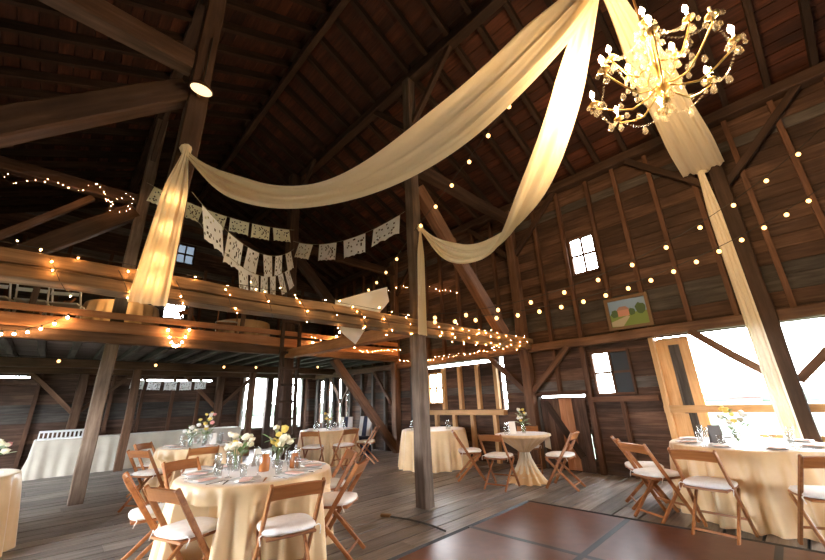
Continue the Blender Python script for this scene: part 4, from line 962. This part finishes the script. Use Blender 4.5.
fairy('fairy lights wrapped densely round the tie beam right of the centre post', helix(4.1, 7.2, 3.915, 2.428, 2.444, 0.34), 0.10, r=0.0048, seed=2)
V = Vector
fairy('fairy lights along the loft guard rail right of the ladder', [V((4.3, 7.92, 2.90))] + sag_pts((4.6, 7.92, 2.74), (7.2, 7.92, 2.80), 0.08, 20), 0.10, seed=3)
fairy('fairy lights along the girder between the centre post and the loft', sag_pts((3.98, 8.0, 2.58), (4.03, 4.1, 2.46), 0.12, 20), 0.10, seed=4)
fairy('fairy lights along the wall beam above the bright gap under the loft', sag_pts((7.2, 8.0, 2.48), (7.2, 4.2, 2.44), 0.05, 20), 0.10, seed=5)
fairy('fairy lights arching on the right wall beyond the centre post', [V((7.28, 10.2, 4.3)), V((7.28, 9.2, 4.6)), V((7.28, 8.4, 4.85)), V((7.28, 7.2, 4.6)), V((7.28, 5.7, 4.0))], 0.14, seed=6)
fairy('fairy lights draped on the upper tie above the loft, far left', [V((-1.5, 8.1, 5.3)), V((-1.15, 8.1, 4.9)), V((-0.75, 8.1, 5.15)), V((-0.55, 8.1, 5.1)), V((-0.33, 8.1, 5.1)), V((-0.12, 8.1, 5.38))], 0.10, r=0.0027, seed=7)
fairy('looped fairy lights beside the left post above the loft', [V((-0.12, 8.1, 5.38)), V((0.05, 8.1, 5.15)), V((0.10, 8.1, 4.95)), V((0.2, 8.1, 4.85)), V((0.36, 8.1, 4.95)), V((0.42, 8.1, 5.25)), V((0.25, 8.1, 5.3)), V((0.10, 8.1, 5.0)), V((0.0, 8.1, 5.2))], 0.09, r=0.0027, seed=8)
fairy('fairy lights laid along the top of the tie beam', [V((-0.9, 3.83, 2.565)), V((0.2, 3.83, 2.57)), V((0.9, 3.82, 2.57)), V((2.4, 3.83, 2.575)), V((3.7, 3.83, 2.58))], 0.30, seed=9)
strand('globe lights tucked behind the long hanging drape', [V((0.49, 3.775, 3.75)), V((0.48, 3.77, 3.3)), V((0.46, 3.765, 2.9)), V((0.45, 3.765, 2.35))], [0.33, 0.60, 0.80, 0.93], bulb='globe_bright')
strand('globe lights hanging beside the loft table cloths', sag_pts((0.25, 8.75, 3.62), (0.85, 8.6, 3.62), 0.12, 10), fr(5), bulb='globe_bright')

# ------------------------------------------------------------------ paper flag banners
def flag_me(w_, h_, seed, scallop=True, nx=18, ny=12):
    """cut-paper flag: a sheet with many small cut-outs and a scalloped lower edge"""
    rnd = random.Random(seed); v, f = [], []
    for j in range(ny + 1):
        for i in range(nx + 1):
            z = -h_ * j / ny
            if j == ny and scallop: z += 0.02 * abs(math.sin(PI * i / nx * 4))
            v.append((-w_ / 2 + w_ * i / nx, 0.012 * math.sin(i * 0.8 + seed) * j / ny, z))
    for j in range(ny):
        for i in range(nx):
            edge = i in (0, nx - 1) or j in (0, ny - 1)
            cx, cz = abs(i - nx / 2 + .5), abs(j - ny / 2 + .5)
            cut = (not edge) and ((cx * 1.0 + cz * 1.4) % 3 < 1.1) and rnd.random() < 0.34
            if not cut: f.append((j * (nx + 1) + i, j * (nx + 1) + i + 1, (j + 1) * (nx + 1) + i + 1, (j + 1) * (nx + 1) + i))
    return pydata('flag', v, f)
FM = {}
def banner(label, P, Q, sag, n, wf_, hf_, mat, t0=0.03, t1=0.97, tilt=0.0, group='cut-paper flag banners', skip=()):
    o = empty('paper_banner', (0, 0, 0), 0, label, 'banner', group); pts = sag_pts(P, Q, sag, 40)
    mk('string', tube_me('string', pts, 0.004, 4), o, 'wire_light')
    for k in range(n):
        if k in skip: continue
        t = t0 + (t1 - t0) * (k + 0.5) / n; i = min(int(t * 40), 39); p = pts[i].lerp(pts[i + 1], t * 40 - i); d = (pts[i + 1] - pts[i]).normalized()
        key = (wf_, hf_, mat, k % 3)
        if key not in FM: FM[key] = flag_me(wf_, hf_, k % 3)
        yaw = math.atan2(d.y, d.x); pit = math.asin(max(-1, min(1, d.z)))
        M = Matrix.Translation(p) @ Matrix.Rotation(yaw, 4, 'Z') @ Matrix.Rotation(-pit, 4, 'Y') @ Matrix.Rotation(tilt + random.uniform(-0.25, 0.25), 4, 'X')
        mk('flag', FM[key], o, mat, M)
    return o
banner('cream cut-paper banner across the loft front, the highest of the flag rows', (0.55, 8.12, 5.70), (3.72, 8.12, 5.66), 0.20, 6, 0.43, 0.34, 'paper_cream')
banner('white cut-paper banner from the left queen post to the dark loft post', (0.66, 4.0, 3.55), (3.74, 8.1, 5.12), 0.42, 6, 0.60, 0.42, 'paper_white')
banner('lowest white cut-paper banner sagging above the tie beam', (0.66, 4.02, 3.36), (3.70, 8.08, 4.62), 0.48, 6, 0.44, 0.44, 'paper_white', 0.30, 0.97)
banner('off-white cut-paper banner between the dark loft post and the centre post', (3.74, 8.15, 5.36), (3.84, 4.05, 4.50), 0.30, 4, 0.74, 0.38, 'paper_white', 0.04, 1.0)
banner('pale bluish paper banner at the bright slot in the end wall under the loft', (1.45, 12.9, 2.20), (3.55, 12.9, 2.18), 0.06, 5, 0.31, 0.26, 'paper_white')
# white cloth hanging behind the tie beam
v, f = [], []
K = [V((2.62, 4.25, 2.72)), V((3.60, 4.25, 3.12)), V((3.58, 4.22, 2.86)), V((2.98, 4.28, 2.14)), V((2.66, 4.26, 2.42))]
cen = sum(K, V()) / 5; N = 8; rng_ = []
for i in range(40):
    a, b = K[i // 8], K[(i // 8 + 1) % 5]; rng_.append(a.lerp(b, (i % 8) / 8))
for r in range(N + 1):
    for i in range(40):
        p = cen.lerp(rng_[i], max(0.02, r / N)); p.y += 0.03 * math.sin(p.x * 14) + 0.015 * math.sin(p.z * 17); v.append(tuple(p))
for r in range(N):
    for i in range(40): f.append((r * 40 + i, r * 40 + (i + 1) % 40, (r + 1) * 40 + (i + 1) % 40, (r + 1) * 40 + i))
o = mk('white_cloth', pydata('white_cloth', v, f), None, 'paper_white', None, True); tag(o, 'white pointed cloth hanging slantwise behind the tie beam by the centre post', 'cloth')
